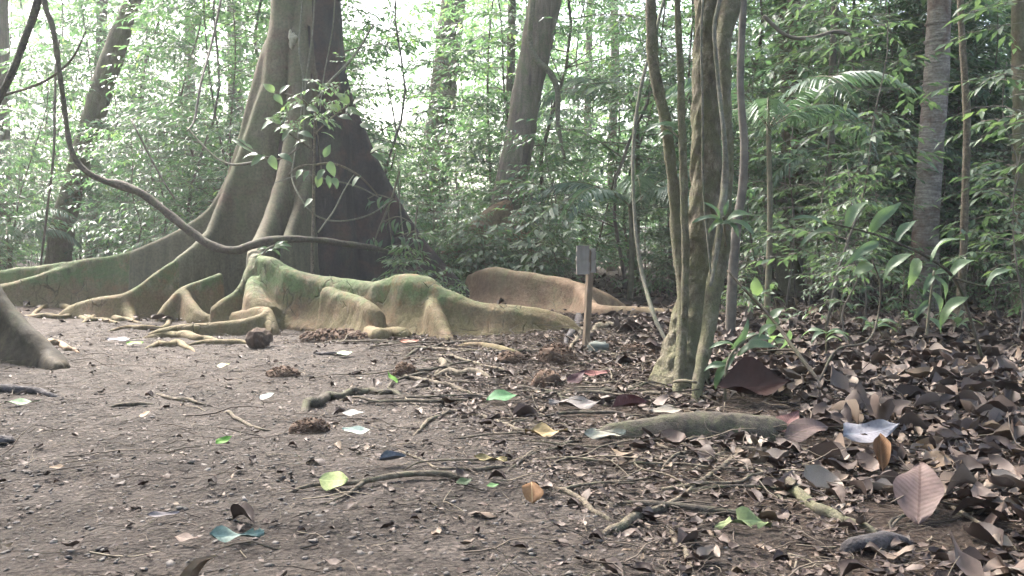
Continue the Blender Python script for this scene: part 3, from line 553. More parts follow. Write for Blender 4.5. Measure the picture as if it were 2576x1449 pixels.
herb = [plant_mesh('herb%d' % k, 300 + k, h, .2, nb, .38, 3, 6, lf, LEAF4, 'broad_green', .007, 'stem', .5, .8) for k, (h, nb, lf) in enumerate([(.9, 9, .12), (.6, 7, .10), (1.2, 10, .13)])]
thicket = [plant_mesh('thicket%d' % k, 350 + k, h, z0, nb, bl, 4, 7, lf * .74, LEAF4, 'broad_green' if k else 'green', .011, 'sapling', .5, .6) for k, (h, z0, nb, bl, lf) in enumerate([(3.4, .8, 22, .7, .14), (2.6, .6, 18, .6, .13), (4.2, 1.0, 26, .75, .15), (1.8, .5, 12, .5, .12)])]
crown = [plant_mesh('crown%d' % k, 400 + k, 4.6, .3, 30, 3.4, 6, 10, .17, LEAF4, 'green' if k else 'soft_green', .10, 'grey_bark', .5, .35) for k in range(3)]
for k, t in enumerate(TREES + [bt, tC, tL]):          # every trunk that leaves the frame carries its crown overhead
    top = Vector(t['top']) if 'top' in t else {0: at(778, -2300, 10.7), 1: at(1850, -1400, 4.8), 2: at(-480, -2600, 6.5)}[k - len(TREES)]
    if 'top' in t: del t['top']
    for nm, me in (('crown_limbs', crown[k % 3][0]), ('crown', crown[k % 3][1])):
        o = local(nm, me, t); s = .75 + .3 * random.random(); o.location = top - t.location - Vector((0, 0, .4)); o.rotation_euler.z = k * 2.1; o.scale = (s, s, s)
        if nm == 'crown': o['kind'] = 'stuff'

# unseen trees added outside the frame so their crowns shade the clearing
for k, (x, y, h) in enumerate([(-6.5, 3.0, 9.5), (-5.5, -3.0, 10.5), (0.5, -5.0, 9.5), (5.5, -3.0, 10), (6.5, 2.5, 9.5), (7.5, 6.5, 10.5), (-8.5, 6.5, 11), (-9.5, 9.5, 9.5), (-8.0, 1.0, 9.0), (9.0, 9.5, 9.5)]):
    t = empty('added_canopy_tree', (x, y, float(terrain(x, y)))); tag(t, 'tall canopy tree added outside the view to shade the clearing', 'tree', 'added canopy trees around the clearing')
    v, f = tube([(x, y, -.1, .26), (x + .1, y, h * .5, .2), (x - .1, y + .2, h, .15)], 14, .05, k, .3); obj('trunk', mesh('trunk', v, f, M['grey_bark']), t)
    for j in range(3):
        c = crown[(k + j) % 3]; dx, dy = (-.28 * x + random.gauss(0, .9), (4.5 - y) * .22 + random.gauss(0, .9)) if j else (0, 0)
        o = local('crown_limbs', c[0], t); o.location = (dx, dy, h - .6 - .3 * j); s = 1.0 + .25 * random.random(); o.scale = (s, s, s); o.rotation_euler.z = k + 2 * j
        g = local('crown', c[1], t); g.location = o.location; g.scale = o.scale; g.rotation_euler = o.rotation_euler; g['kind'] = 'stuff'
def ground_z(x, y): return float(terrain(x, y))
def fx(x, y): return 1288 + x / y * FPX     # frame x of a world position, used to keep sight lines to the trunks clear
r = np.random.default_rng(11)
G_T = 'tall understorey saplings filling the forest'; G_B = 'bushy understorey shrubs filling the forest'; G_H = 'small leafy herbs on the forest floor'
ANCH = [(o.location.x, o.location.y, nm) for o, nm in ((tA, 'the leaning mossy tree'), (tB, 'the stout reddish tree'), (tP, 'the ringed tree'), (tC, 'the clustered trunks'), (bt, 'the great buttressed tree'))]
ANCH += [(o.location.x, o.location.y, nm) for o, nm in zip(TREES[3:], ('the hidden pale trunk', 'the slim pole trunk', 'the dark stout trunk', 'the brown pole trunk', 'the slender brown trunk', 'the faint grey trunk', 'the faint trunk', 'the dark crooked trunk', 'the pale far trunk', 'the trunk cut by the frame', 'the thin lichened trunk', 'the deep-shade trunk', 'the slim grey trunk'))]
def where(x, y):
    ax, ay, nm = min(ANCH, key=lambda q: (q[0] - x) ** 2 + (q[1] - y) ** 2)
    return ('behind ' if y > ay + .5 else 'in front of ' if y < ay - .5 else 'beside ') + nm
def size_word(s, lo, hi): return 'small ' if s < lo + (hi - lo) * .34 else 'large ' if s > lo + (hi - lo) * .67 else 'medium '
n = 0
while n < 150:
    y = 11.8 + 22 * r.random() ** 1.3; x = (r.random() * 2 - 1) * y * .64; u = fx(x, y)
    if y < 14 and (1090 < u < 1500): continue
    if 14.2 > y and u < 430: continue
    if 860 < u < 1080 and r.random() < .75: continue
    if 1400 < u < 1570 and r.random() < .65: continue
    if u < 300 and r.random() < .45: continue
    if 2080 < u < 2230 and r.random() < .5: continue
    k = int(r.integers(4)); s = .8 + .45 * r.random()
    lb = size_word(s, .8, 1.25) + ('tall sapling with broad', 'tall sapling with narrow', 'lofty sapling with broad', 'short sapling with narrow')[k] + ' leaf sprays ' + where(x, y)
    put(tall[k], 'understorey_sapling', lb, 'sapling', 'each ' + lb, (x, y, ground_z(x, y)), r.random() * 6.28, s, r.normal() * .05); n += 1
n = 0
while n < 165:
    y = 11.2 + 13 * r.random() ** 1.2; x = (r.random() * 2 - 1) * y * .64; u = fx(x, y)
    if y < 13.4 and 1180 < u < 1390: continue
    if y < 13.6 and 30 < u < 330: continue
    if y < 12.6 and 940 < u < 1250: continue
    if 1450 < u < 1720 and y < 13.5: continue
    k = int(r.integers(4)); s = .7 + .5 * r.random()
    lb = size_word(s, .7, 1.2) + ('dense broad-leaved shrub ', 'dense narrow-leaved shrub ', 'high bushy shrub ', 'low bushy shrub ')[k] + where(x, y)
    put(bush[k], 'understorey_shrub', lb, 'shrub', 'each ' + lb, (x, y, ground_z(x, y)), r.random() * 6.28, s, r.normal() * .06); n += 1
for k in range(16):       # leafy bank at the foot of the reddish tree
    y = 11.0 + .9 * r.random(); u = 1090 + 340 * r.random(); x = (u - 1288) / FPX * y; s = .38 + .25 * r.random(); kk = (3, 1)[k % 2]; lb = size_word(s, .38, .63) + ('low bushy shrub', 'low narrow-leaved shrub')[k % 2] + (' on the bank left' if u < 1260 else ' on the bank right') + ' of the reddish tree foot'
    put(bush[kk], 'understorey_shrub', lb, 'shrub', 'each ' + lb, (x, y, ground_z(x, y)), r.random() * 6.28, s, r.normal() * .1)
# nearer thicket on the right
for k in range(126):
    y = 6.0 + 6.5 * r.random(); u = 1900 + 760 * r.random() ** .8 if k < 100 else 2680 + 700 * r.random(); x = (u - 1288) / FPX * y
    if y < 9.6 and 2170 < u < 2470: y = 10.2 + 1.5 * r.random(); x = (u - 1288) / FPX * y
    if y < 8.6 and (u < 2040 or r.random() < .3): continue
    p = thicket[k % 4 if y > 9.6 else 3 - 2 * (k % 2)]; s = .8 + .45 * r.random()
    if y < 9.8 and 2080 < u < 2600: p = thicket[3]; s = .6 + .3 * r.random()
    lb = size_word(s, .6, 1.25) + ('tall open sapling with dark leaves ', 'open sapling with pale leaves ', 'tall open sapling with pale leaves ', 'low sapling with few pale leaves ')[[q is p for q in thicket].index(True)] + where(x, y)
    put(p, 'thicket_sapling', lb, 'sapling', 'each ' + lb, (x, y, ground_z(x, y)), r.random() * 6.28, s, r.normal() * .08)
# herbs: by the right buttress, below the reddish tree and in the litter
for (u0, u1, y0, y1, cnt, lb, s0) in [(930, 1120, 9.0, 9.8, 11, 'small drooping herb at the foot of the right buttress', .62), (1180, 1420, 10.6, 11.8, 16, 'small drooping herb on the bank below the reddish tree', 1.0), (1860, 2560, 7.5, 9.5, 9, 'small leafy herb growing from the litter near the ringed tree', .6), (1500, 1700, 10.5, 14, 8, 'small herb beyond the pale low root', .8)]:
    for k in range(cnt):
        y = y0 + (y1 - y0) * r.random(); u = u0 + (u1 - u0) * r.random(); x = (u - 1288) / FPX * y
        put(herb[int(r.integers(3))], 'herb', lb, 'plant', 'each ' + lb, (x, y, ground_z(x, y)), r.random() * 6.28, s0 * (.6 + .6 * r.random()), r.normal() * .12)
# forest all round the camera, and the far wood that closes every view
for k in range(34):
    a = math.radians(70 + 220 * (k + r.random()) / 34); d = 7 + 9 * r.random(); x, y = d * math.sin(a), d * math.cos(a)
    put(tall[int(r.integers(4))], 'understorey_sapling', 'sapling of the forest behind the viewpoint', 'sapling', 'saplings behind the viewpoint', (x, y, ground_z(x, y)), r.random() * 6.28, 1.0 + .4 * r.random())
def far_wood():
    N = 170000; a = r.random(N) * 2 * math.pi; d = 32 + 16 * r.random(N); z = 15 * r.random(N) ** 1.3 + .1
    g = fbm(a * 14, z * .6, 3, 51); keep = g + 1.0 - z * .088 > r.random(N) * .9
    a, d, z = a[keep], d[keep], z[keep]; n = len(a); P = np.stack([d * np.sin(a), d * np.cos(a), z], 1)
    dr = r.normal(size=(n, 3)); dr[:, 2] = -.3 - .4 * r.random(n); up = r.normal(size=(n, 3)) * .4 + np.array([0, 0, 1.0])
    V, T, rep = merge([LEAF4B], np.zeros(n, int), frames(dr, up, .35 + .3 * r.random(n)), P)
    return tri_mesh('far_wood', V, T, M['soft_green'], np.clip(.5 + .25 * r.normal(size=n), 0, .95)[rep])
tag(obj('far_wood', far_wood()), 'far off wood closing the view between the trunks', 'forest', kind='stuff')

# ------------------------------------------------------------------ palms
def frond_mesh(seed, L=2.0, leaflets=34, ll=.42):
    rr = np.random.default_rng(seed); pts = []; P = []; Dr = []; Up = []; S = []
    for k in range(12):
        t = k / 11; pts.append((L * (t - .18 * t ** 3), 0, L * (.75 * t - .85 * t * t), .011 * (1 - .8 * t)))
    C = catmull(pts, 60)
    for k in range(leaflets):
        t = .18 + .8 * k / leaflets; q = C[int(t * 59)]; q2 = C[min(59, int(t * 59) + 1)]; d = q2[:3] - q[:3]; d /= np.linalg.norm(d) + 1e-9
        for s in (-1, 1):
            P.append(q[:3]); Dr.append(d * .55 + np.array([0, s * .9, 0]) + np.array([0, 0, -.35]) + rr.normal(size=3) * .05); Up.append(np.array([-.2, 0, 1.0])); S.append(ll * (math.sin(math.pi * (t * .85 + .12)) * .8 + .25))
    tv = LEAF4N[0].copy(); tv[:, 1] *= .42; tv[4, 2] = -.22
    V, T, rep = merge([(tv, LEAF4N[1])], np.zeros(len(S), int), frames(np.array(Dr), np.array(Up), np.array(S)), np.array(P))
    lf = tri_mesh('leaflets', V, T, M['palm'], np.clip(.4 + .2 * rr.normal(size=len(S)), 0, .9)[rep]); v, f = tube(pts, 5, 0, 0, .12); return lf, mesh('rachis', v, f, M['stem'])
fronds = [frond_mesh(500 + k, 1.9 + .25 * k) for k in range(3)]
def palm(label, u, y, hz, nf, sc, a0=0, trunk=True):
    x = (u - 1288) / FPX * y; z = ground_z(x, y); t = empty('understorey_palm', (x, y, z)); tag(t, label, 'palm')
    v, f = tube([(0, 0, -.05, .05 * sc), (.02, 0, hz * .5, .04 * sc), (0, .02, hz, .035 * sc)], 10, .05, 3, .1); local('trunk', mesh('palm_trunk', v, f, M['stem']), t)
    for k in range(nf):
        lf, rc = fronds[k % 3]; o = local('frond', rc, t); o.location = (0, 0, hz - .03); o.rotation_euler = (0, -.5 * random.random() + .12, a0 + k * 2.4 + random.random() * .3); o.scale = (sc, sc, sc); g = local('leaflets', lf, o); g['kind'] = 'stuff'
palm('palm with arching grey green fronds behind the clustered trunks', 1930, 8.2, 1.75, 9, .62)
palm('low palm with pale drooping fronds between reddish tree and slender liana', 1585, 11.6, 1.2, 9, .8, .4)
palm('palm with a bright shining frond left of the ringed tree', 2150, 10.3, 1.5, 8, .65, 1.0)
palm('tall palm showing fronds beside the clustered trunks above the low palm', 1600, 14.5, 2.7, 9, 1.0, .7)
palm('small palm sprouting at the left edge of the plank root', 20, 12.5, .7, 8, .6, .2)

# ------------------------------------------------------------------ plants whose leaves can be picked apart
BROAD = [tri_mesh('leaf', *leaf_grid(8, .125 + .025 * k, 1.6, .05, -.35 - .1 * k, 0, .25, k), M['broad_green'], np.full(9 * 5, .25 + .2 * k), True) for k in range(3)]
OVAL = [tri_mesh('leaf', *leaf_grid(8, .26 + .03 * k, 2.5, .06, -.2, 0, .2, 10 + k), M['broad_green'], np.full(9 * 5, .3 + .22 * k), True) for k in range(3)]
def add_leaf(parent, me, p, d, up, size, name='leaf'):
    d = Vector(d).normalized(); s = Vector(up).cross(d)
    if s.length < 1e-4: s = Vector((1, 0, 0)).cross(d)
    s.normalize(); u = d.cross(s); o = bpy.data.objects.new(name, me); COL.objects.link(o); o.parent = parent
    m = Matrix((d, s, u)).transposed().to_4x4(); o.matrix_local = Matrix.Translation(Vector(p) - parent.location) @ m @ Matrix.Diagonal((size, size, size, 1)); return o
def leafy(label, base, stems, leaves, lib, mat='stem', name='seedling', cat='plant', group=None):
    """stems: lists of (x, y, distance, radius px); leaves: (x, y, distance, toward x, toward y, length in px)"""
    t = empty(name, tuple(base)); tag(t, label, cat, group)
    for k, s in enumerate(stems):
        v, f = tube([(*at(x, y, Y), px(q, Y)) for x, y, Y, q in s], 6, .08, k, .03); obj('stem' if k == 0 else 'branch', mesh('stem', v, f, M[mat]), t)
    for k, (x, y, Y, tx, ty, L) in enumerate(leaves):
        dz = (random.random() - .5) * .7; p = at(x, y, Y); q = at(tx, ty, Y); d = (q - p).normalized() + Vector((0, dz, 0)); add_leaf(t, lib[k % 3], p, d, (random.gauss(0, .25), -.55 + random.gauss(0, .2), .8), px(L, Y))
    return t
leafy('sapling with pale oval leaves standing before the dark buttress face', at(786, 690, 8.75), [[(785, 692, 8.75, 5), (788, 560, 8.75, 4.5), (790, 420, 8.75, 4), (792, 300, 8.75, 3), (794, 260, 8.75, 2)],
    [(790, 415, 8.75, 3), (755, 418, 8.7, 2.5), (725, 440, 8.65, 2)], [(790, 415, 8.75, 3), (840, 412, 8.8, 3), (900, 440, 8.9, 3), (950, 490, 9.2, 2)], [(791, 340, 8.75, 2), (830, 300, 8.8, 2), (880, 260, 8.9, 2)], [(790, 380, 8.75, 2.5), (720, 330, 8.7, 2), (680, 300, 8.6, 1.5)], [(755, 370, 8.7, 2.5), (700, 400, 8.65, 2), (640, 380, 8.6, 1.6), (595, 350, 8.6, 1.2)], [(793, 280, 8.75, 2), (750, 245, 8.7, 1.6), (690, 230, 8.7, 1)]],
    [(815, 395, 8.7, 828, 368, 36), (828, 405, 8.7, 838, 436, 42), (760, 425, 8.65, 745, 450, 30), (775, 430, 8.65, 760, 455, 30), (815, 425, 8.7, 800, 450, 34), (805, 440, 8.7, 796, 475, 34), (825, 440, 8.7, 830, 470, 34), (840, 445, 8.7, 850, 475, 32), (785, 500, 8.7, 762, 520, 34),
     (730, 315, 8.65, 690, 325, 48), (735, 320, 8.65, 715, 345, 44), (710, 310, 8.65, 680, 300, 44), (750, 330, 8.65, 800, 350, 44), (690, 300, 8.6, 655, 320, 46), (640, 380, 8.6, 600, 362, 48), (650, 385, 8.6, 610, 395, 44), (665, 388, 8.6, 640, 410, 44), (680, 390, 8.6, 690, 415, 40), (700, 385, 8.65, 735, 405, 44), (620, 365, 8.6, 585, 350, 40),
     (880, 262, 8.9, 850, 235, 48), (885, 260, 8.9, 920, 240, 50), (870, 270, 8.9, 900, 285, 48), (860, 280, 8.85, 830, 265, 40), (850, 290, 8.85, 885, 300, 40), (905, 310, 9, 940, 325, 40), (690, 232, 8.7, 670, 215, 36), (700, 236, 8.7, 725, 215, 38), (690, 236, 8.7, 705, 255, 34), (930, 380, 9.1, 975, 365, 44), (935, 385, 9.1, 960, 400, 40), (905, 440, 8.9, 885, 470, 36), (740, 240, 8.7, 760, 262, 34), (765, 262, 8.7, 735, 272, 38), (770, 268, 8.7, 800, 280, 38), (780, 290, 8.75, 755, 305, 36), (800, 300, 8.75, 830, 322, 38), (810, 330, 8.75, 840, 345, 36), (770, 350, 8.72, 745, 362, 36)], OVAL, 'stick', 'young_tree', 'sapling')
yt = [o for o in COL.objects if o.name.startswith('young_tree')][0]
for k, (x, y, Y, sc_) in enumerate(((792, 330, 8.75, .34), (735, 350, 8.7, .26), (870, 300, 8.85, .28))):
    o = local('foliage', herb[k][1], yt); o.location = at(x, y, Y) - yt.location; o.scale = (sc_ * 1.6,) * 3; o.rotation_euler.z = k * 2; o['kind'] = 'stuff'
leafy('little plant with glossy leaves rooted on top of the great root', at(668, 632, 8.2), [[(662, 640, 8.2, 3), (672, 626, 8.2, 2.5), (690, 618, 8.2, 2)]], [(668, 628, 8.2, 640, 650, 44), (672, 624, 8.2, 700, 635, 40), (680, 620, 8.2, 735, 622, 48), (684, 620, 8.2, 715, 605, 40), (690, 618, 8.2, 750, 612, 44), (676, 622, 8.2, 650, 625, 30)], BROAD)
leafy('young plant with long drooping grey green leaves by the clustered trunks', gnd(1822, 1020), [[(1826, 1030, 4.2, 4), (1824, 960, 4.2, 4), (1835, 900, 4.2, 3.5), (1870, 860, 4.2, 3), (1905, 840, 4.2, 2.5)]],
    [(1840, 890, 4.2, 1815, 945, 110), (1850, 880, 4.2, 1905, 865, 100), (1862, 868, 4.2, 1815, 860, 80), (1880, 855, 4.2, 1940, 850, 84), (1832, 910, 4.2, 1800, 920, 70), (1900, 842, 4.2, 1935, 815, 60), (1846, 884, 4.2, 1875, 830, 90)], BROAD)
leafy('thin forked seedling with a few pale leaves over the litter', gnd(2105, 1030), [[(2110, 1040, 4.2, 5), (2060, 960, 4.4, 5), (2000, 880, 4.6, 5), (1940, 800, 4.8, 4), (1880, 735, 4.9, 3.5), (1830, 680, 5.0, 3)], [(2000, 880, 4.6, 3), (1960, 880, 4.7, 3), (1905, 885, 4.7, 2)], [(2060, 960, 4.4, 3.5), (2105, 880, 4.6, 3), (2180, 860, 4.8, 3), (2208, 800, 5, 2.5), (2215, 720, 5, 2.5), (2195, 655, 5, 2)]],
    [(1950, 790, 4.8, 1935, 850, 58), (1990, 830, 4.75, 1975, 870, 58), (1905, 745, 4.85, 1900, 700, 50), (1868, 720, 4.9, 1895, 745, 40), (1935, 800, 4.8, 1975, 770, 46), (2195, 660, 5, 2140, 690, 60), (2190, 655, 5, 2130, 650, 54)], OVAL, 'vine')
leafy('whorl of long pointed leaves leaning from the clustered trunks', at(1822, 590, 4.4), [[(1826, 620, 4.4, 4), (1822, 560, 4.35, 3.5), (1820, 545, 4.3, 3)]],
    [(1820, 545, 4.3, 1770, 548, 80), (1820, 545, 4.3, 1890, 575, 96), (1822, 545, 4.3, 1870, 535, 70), (1818, 545, 4.3, 1790, 520, 60), (1824, 548, 4.3, 1860, 590, 60), (1818, 548, 4.3, 1785, 575, 50), (1822, 542, 4.3, 1830, 510, 44)], BROAD)
leafy('leafy branch with big greyish leaves reaching out over the litter', gnd(2480, 900), [[(2470, 900, 4.6, 4), (2440, 800, 4.6, 4), (2400, 700, 4.5, 4), (2320, 640, 4.4, 3.5), (2200, 590, 4.3, 3), (2080, 560, 4.3, 2)], [(2400, 700, 4.5, 3), (2480, 720, 4.5, 2.5), (2560, 705, 4.5, 2)]],
    [(2215, 600, 4.3, 2140, 650, 110), (2290, 625, 4.35, 2225, 690, 105), (2315, 640, 4.4, 2285, 700, 90), (2100, 565, 4.3, 2030, 600, 100), (2180, 585, 4.3, 2230, 530, 110), (2120, 568, 4.3, 2170, 510, 100), (2080, 560, 4.3, 2020, 545, 90), (2330, 640, 4.4, 2390, 600, 100), (2420, 740, 4.5, 2380, 800, 100), (2250, 605, 4.33, 2300, 560, 100), (2470, 718, 4.5, 2520, 670, 80), (2380, 690, 4.48, 2440, 650, 90)], BROAD, 'vine')
leafy('seedling with drooping light leaves near the ringed tree', gnd(2340, 860), [[(2330, 865, 6.2, 4), (2335, 800, 6.2, 3.5), (2345, 720, 6.2, 3), (2350, 680, 6.2, 2.5)]],
    [(2350, 680, 6.2, 2310, 740, 74), (2350, 682, 6.2, 2385, 740, 80), (2345, 720, 6.2, 2370, 790, 84), (2340, 750, 6.2, 2300, 800, 70), (2350, 680, 6.2, 2400, 690, 60), (2338, 790, 6.2, 2375, 840, 66)], BROAD)
leafy('bright green arching leaf shoot above the slender liana', at(1690, 320, 4.5), [[(1712, 350, 4.5, 3), (1690, 330, 4.5, 2.5), (1670, 318, 4.5, 2)]], [(1712, 310, 4.5, 1610, 318, 96), (1705, 330, 4.5, 1650, 335, 56), (1690, 326, 4.5, 1660, 345, 50)], BROAD)
for k, (lb, st_, lv_) in enumerate([
    ('climbing plant with drooping leaves hanging on the right buttress edge', [[(1005, 430, 10.0, 3), (985, 500, 9.9, 3), (960, 560, 9.8, 2.5), (940, 610, 9.7, 2)], [(985, 500, 9.9, 2), (950, 490, 9.85, 1.5), (925, 500, 9.8, 1)], [(960, 560, 9.8, 2), (1000, 545, 9.8, 1.5), (1035, 560, 9.8, 1)]], [(925 + 12 * j + random.random() * 8, 490 + random.random() * 14, 9.8, 915 + 14 * j + random.gauss(0, 14), 520 + random.random() * 14, 34) for j in range(6)] + [(965 + 12 * j, 548 + random.random() * 10, 9.8, 960 + 14 * j + random.gauss(0, 12), 575 + random.random() * 16, 34) for j in range(6)] + [(925 + 9 * j, 598 + random.random() * 14, 9.7, 915 + 12 * j + random.gauss(0, 12), 630 + random.random() * 12, 32) for j in range(5)]),
    ('leafy shoot hanging beside the lower right buttress edge', [[(1050, 520, 10.1, 3), (1045, 580, 10, 2.5), (1060, 640, 9.9, 2)], [(1045, 580, 10, 2), (1015, 590, 9.95, 1.5), (990, 600, 9.9, 1)]], [(990 + 13 * j, 590 + random.random() * 12, 9.9, 985 + 15 * j + random.gauss(0, 12), 620 + random.random() * 14, 32) for j in range(6)] + [(1046 + 4 * j, 550 + 18 * j, 9.95, 1046 + random.gauss(0, 30), 575 + 20 * j, 32) for j in range(5)])]):
    leafy(lb, at(st_[0][-1][0], 700, 9.8), st_, lv_, BROAD, 'stem', 'climbing_plant')
for k in range(14):       # more broad-leaved seedlings in the shaded litter
    u = 1930 + 640 * r.random(); y = 5.4 + 3.6 * r.random(); x = (u - 1288) / FPX * y; z = ground_z(x, y); h = .18 + .42 * r.random()
    t = empty('seedling', (x, y, z)); tag(t, 'single stemmed seedling with a tuft of lance leaves in the shaded litter', 'plant', 'tufted seedlings in the shaded litter')
    lx, ly = r.normal() * .12, r.normal() * .1; v, f = tube([(x, y, z - .02, .005), (x + lx * .5, y + ly * .5, z + h * .6, .004), (x + lx, y + ly, z + h, .003)], 5, .05, k, .05); obj('stem', mesh('stem', v, f, M['stem']), t)
    for j in range(int(4 + r.integers(5))):
        a = j * 2.4 + r.random(); g = .55 + .45 * r.random(); add_leaf(t, BROAD[j % 3], (x + lx * g, y + ly * g, z + h * g), (math.cos(a), math.sin(a), .35 - .8 * r.random()), (0, -.2, 1), .10 + .10 * r.random())

# ------------------------------------------------------------------ wooden marker
sp = empty('wooden_sign', tuple(gnd(1473, 880))); tag(sp, 'small weathered wooden marker post with a blank board beside the pale roots', 'sign')
def box_between(p, q, wx, wy, rz=0.0, jit=.0015, seg=8, seed=0):
    """a sawn stick with slightly uneven edges between two points"""
    rr = np.random.default_rng(seed); p = np.array(p); q = np.array(q); V = []; ca, sa = math.cos(rz), math.sin(rz)
    for i in range(seg + 1):
        c = p + (q - p) * i / seg
        for sx, sy in ((-1, -1), (1, -1), (1, 1), (-1, 1)):
            dx = sx * wx / 2 + rr.normal() * jit; dy = sy * wy / 2 + rr.normal() * jit; V.append((c[0] + dx * ca - dy * sa, c[1] + dx * sa + dy * ca, c[2]))
    F = [(i * 4 + k, i * 4 + (k + 1) % 4, i * 4 + 4 + (k + 1) % 4, i * 4 + 4 + k) for i in range(seg) for k in range(4)] + [(3, 2, 1, 0), tuple(range(seg * 4, seg * 4 + 4))]
    return V, F
Ys = gnd(1473, 880).y; pb = at(1473, 892, Ys); pt = at(1486, 628, Ys)
V, F = box_between(pb, pt, px(15, Ys), px(12, Ys), .5, seed=1); obj('post', mesh('post', V, F, M['wood'], False), sp)
V, F = box_between(at(1466, 690, Ys - .02), at(1466, 618, Ys - .02), px(33, Ys), .014, .16, seed=2); obj('board', mesh('board', V, F, M['wood_grey'], False), sp)
V, F = box_between(at(1490, 686, Ys - .012), at(1490, 625, Ys - .012), px(18, Ys), .014, -.55, seed=3); obj('board', mesh('board', V, F, M['wood_grey'], False), sp)

# ------------------------------------------------------------------ stones, mounds, husk
def lump(seed, n=3, amp=.25, sub=3):
    import bmesh
    bm = bmesh.new(); bmesh.ops.create_icosphere(bm, subdivisions=sub, radius=1.0); V = np.array([v.co[:] for v in bm.verts]); F = [[v.index for v in f.verts] for f in bm.faces]; bm.free()
    d = 1 + amp * fbm(V[:, 0] * n + seed * 3.1 + V[:, 2], V[:, 1] * n + V[:, 2] * 1.7, 3, seed); return V * d[:, None], np.array(F)
def rest(name, label, cat, x, y, wpx, hpx, mat, seed, n=2, amp=.25, sub=3, dep=.8, group=None, sink=.25):
    p = gnd(x, y); V, F = lump(seed, n, amp, sub); a, b = px(wpx / 2, p.y), px(hpx, p.y); V = V * np.array([a, a * dep, b * .62]); o = obj(name, tri_mesh(name, V, F, M[mat], np.full(len(V), .5), True)); o.location = (p.x, p.y, p.z + b * .62 * (1 - 2 * sink)); return tag(o, label, cat, group)
rest('rock', 'grey green rounded stone just behind the marker post foot', 'rock', 1503, 885, 56, 30, 'rock', 4)
rest('rock', 'dark stone at the left edge of the muddy path', 'rock', 8, 1112, 60, 20, 'dark_wood', 6, dep=.8)
rest('fibrous_husk', 'round fibrous brown husk lying below the knee of the root', 'husk', 652, 874, 62, 44, 'husk', 5, 6, .16, 4, .9, sink=.1)
mounds = [(1400, 912, 90, 40, 'crumbly reddish soil mound near the marker post'), (1595, 892, 70, 24, 'small reddish soil heap between marker post and clustered trunks'), (712, 945, 74, 20, 'low fibrous soil heap on the bare path'), (1018, 945, 56, 28, 'dark rounded soil lump among fine roots'), (1376, 972, 70, 36, 'reddish soil lump in front of the marker post'), (1285, 912, 66, 22, 'small soil heap at the end of the great root'), (840, 852, 150, 20, 'crumbled soil bank at the foot of the great root'), (780, 1085, 90, 30, 'pale fibrous rotten wood lump on the path')]
for k, (x, y, wd, hg, lb) in enumerate(mounds):
    p = gnd(x, y); t = empty('soil_mound', tuple(p)); tag(t, lb, 'soil'); a, b = px(wd / 2, p.y), px(hg, p.y)
    V, F = lump(20 + k, 3, .3, 3); V = V * np.array([a, a * .8, b]); o = obj('core', tri_mesh('core', V + np.array(p), F, M['crumb'], None, True), t)
    N = 260; q = r.normal(size=(N, 3)); q /= np.linalg.norm(q, axis=1, keepdims=True); q[:, 2] = np.abs(q[:, 2]); sz = a * (.03 + .07 * r.random(N)); lv, lf = lump(3, 2, .3, 1)
    pos = q * np.array([a, a * .8, b]) * (1.0 + .18 * r.random(N))[:, None] + np.array(p); V, T, rep = merge([(lv, lf)], np.zeros(N, int), frames(r.normal(size=(N, 3)), r.normal(size=(N, 3)), sz), pos)
    o = obj('crumbs', tri_mesh('crumbs', V, T, M['crumb'], None), t); o['kind'] = 'stuff'

# ------------------------------------------------------------------ sticks and logs lying about
def stick(label, pts, mat='stick', name='fallen_stick', cat='stick', rough=.3, sink=.15, group=None, seed=0, n=8):
    V, F = gtube(pts, n, rough, sink, seed, .02); return tag(obj(name, mesh(name, V, F, M[mat])), label, cat, group)
lg = empty('fallen_log', tuple(gnd(1740, 1110))); tag(lg, 'half buried mossy log before the clustered trunks', 'log')
organic('bark', [wall([(1486, 1100, 3.41, .02), (1520, 1070, 3.42, .035), (1600, 1054, 3.44, .055), (1700, 1044, 3.46, .062), (1800, 1038, 3.48, .062), (1900, 1041, 3.50, .062), (1960, 1052, 3.52, .04), (2000, 1072, 3.54, .02)], .12, .02, .05, n=50)], M['vine'], .011, 3, .007, 9, lg)
stick('thick mossy branch slanting through the litter', [(1968, 1215, 13), (1995, 1240, 15), (2040, 1275, 14), (2090, 1300, 13), (2150, 1325, 11), (2215, 1352, 8)], 'mossy_bark', seed=2, n=10)
stick('knobbly dark branch on the open ground', [(762, 1037, 11), (800, 1022, 14), (850, 1005, 9), (890, 992, 11), (930, 986, 8), (985, 990, 6), (1010, 998, 3)], 'vine', seed=3, n=10)
stick('black rotten log beside the large brown leaf', [(2120, 1388, 12), (2160, 1382, 22), (2230, 1372, 24), (2290, 1364, 16)], 'dark_wood', 'fallen_log', 'log', .12, .2, seed=4, n=12)
stick('dark mossy root end on the path by the left edge', [(-40, 986, 12), (40, 988, 11), (100, 992, 9), (150, 998, 4)], 'dark_wood', seed=5)
stick('long slim stick pointing at the green leaf', [(1005, 945, 5), (1040, 955, 5), (1100, 967, 5.5), (1170, 985, 5), (1240, 1003, 4)], 'stick', seed=6)
stick('dark bark slab beside the marker post', [(1418, 872, 5), (1435, 845, 9), (1455, 815, 10), (1466, 800, 6)], 'dark_wood', seed=7) 
stick('curved root loop beside the marker post', [(1480, 850, 5), (1505, 830, 9), (1530, 826, 9), (1548, 832, 6)], 'stick', seed=8)
stick('curved pale twig on the bare path', [(560, 1040, 3), (580, 1042, 5), (605, 1060, 5), (640, 1078, 4), (690, 1082, 3)], 'stick', seed=9)
stick('straight grey twig on the bare path', [(270, 1024, 3.5), (330, 1020, 4.5), (395, 1016, 3.5)], 'stick', seed=10)
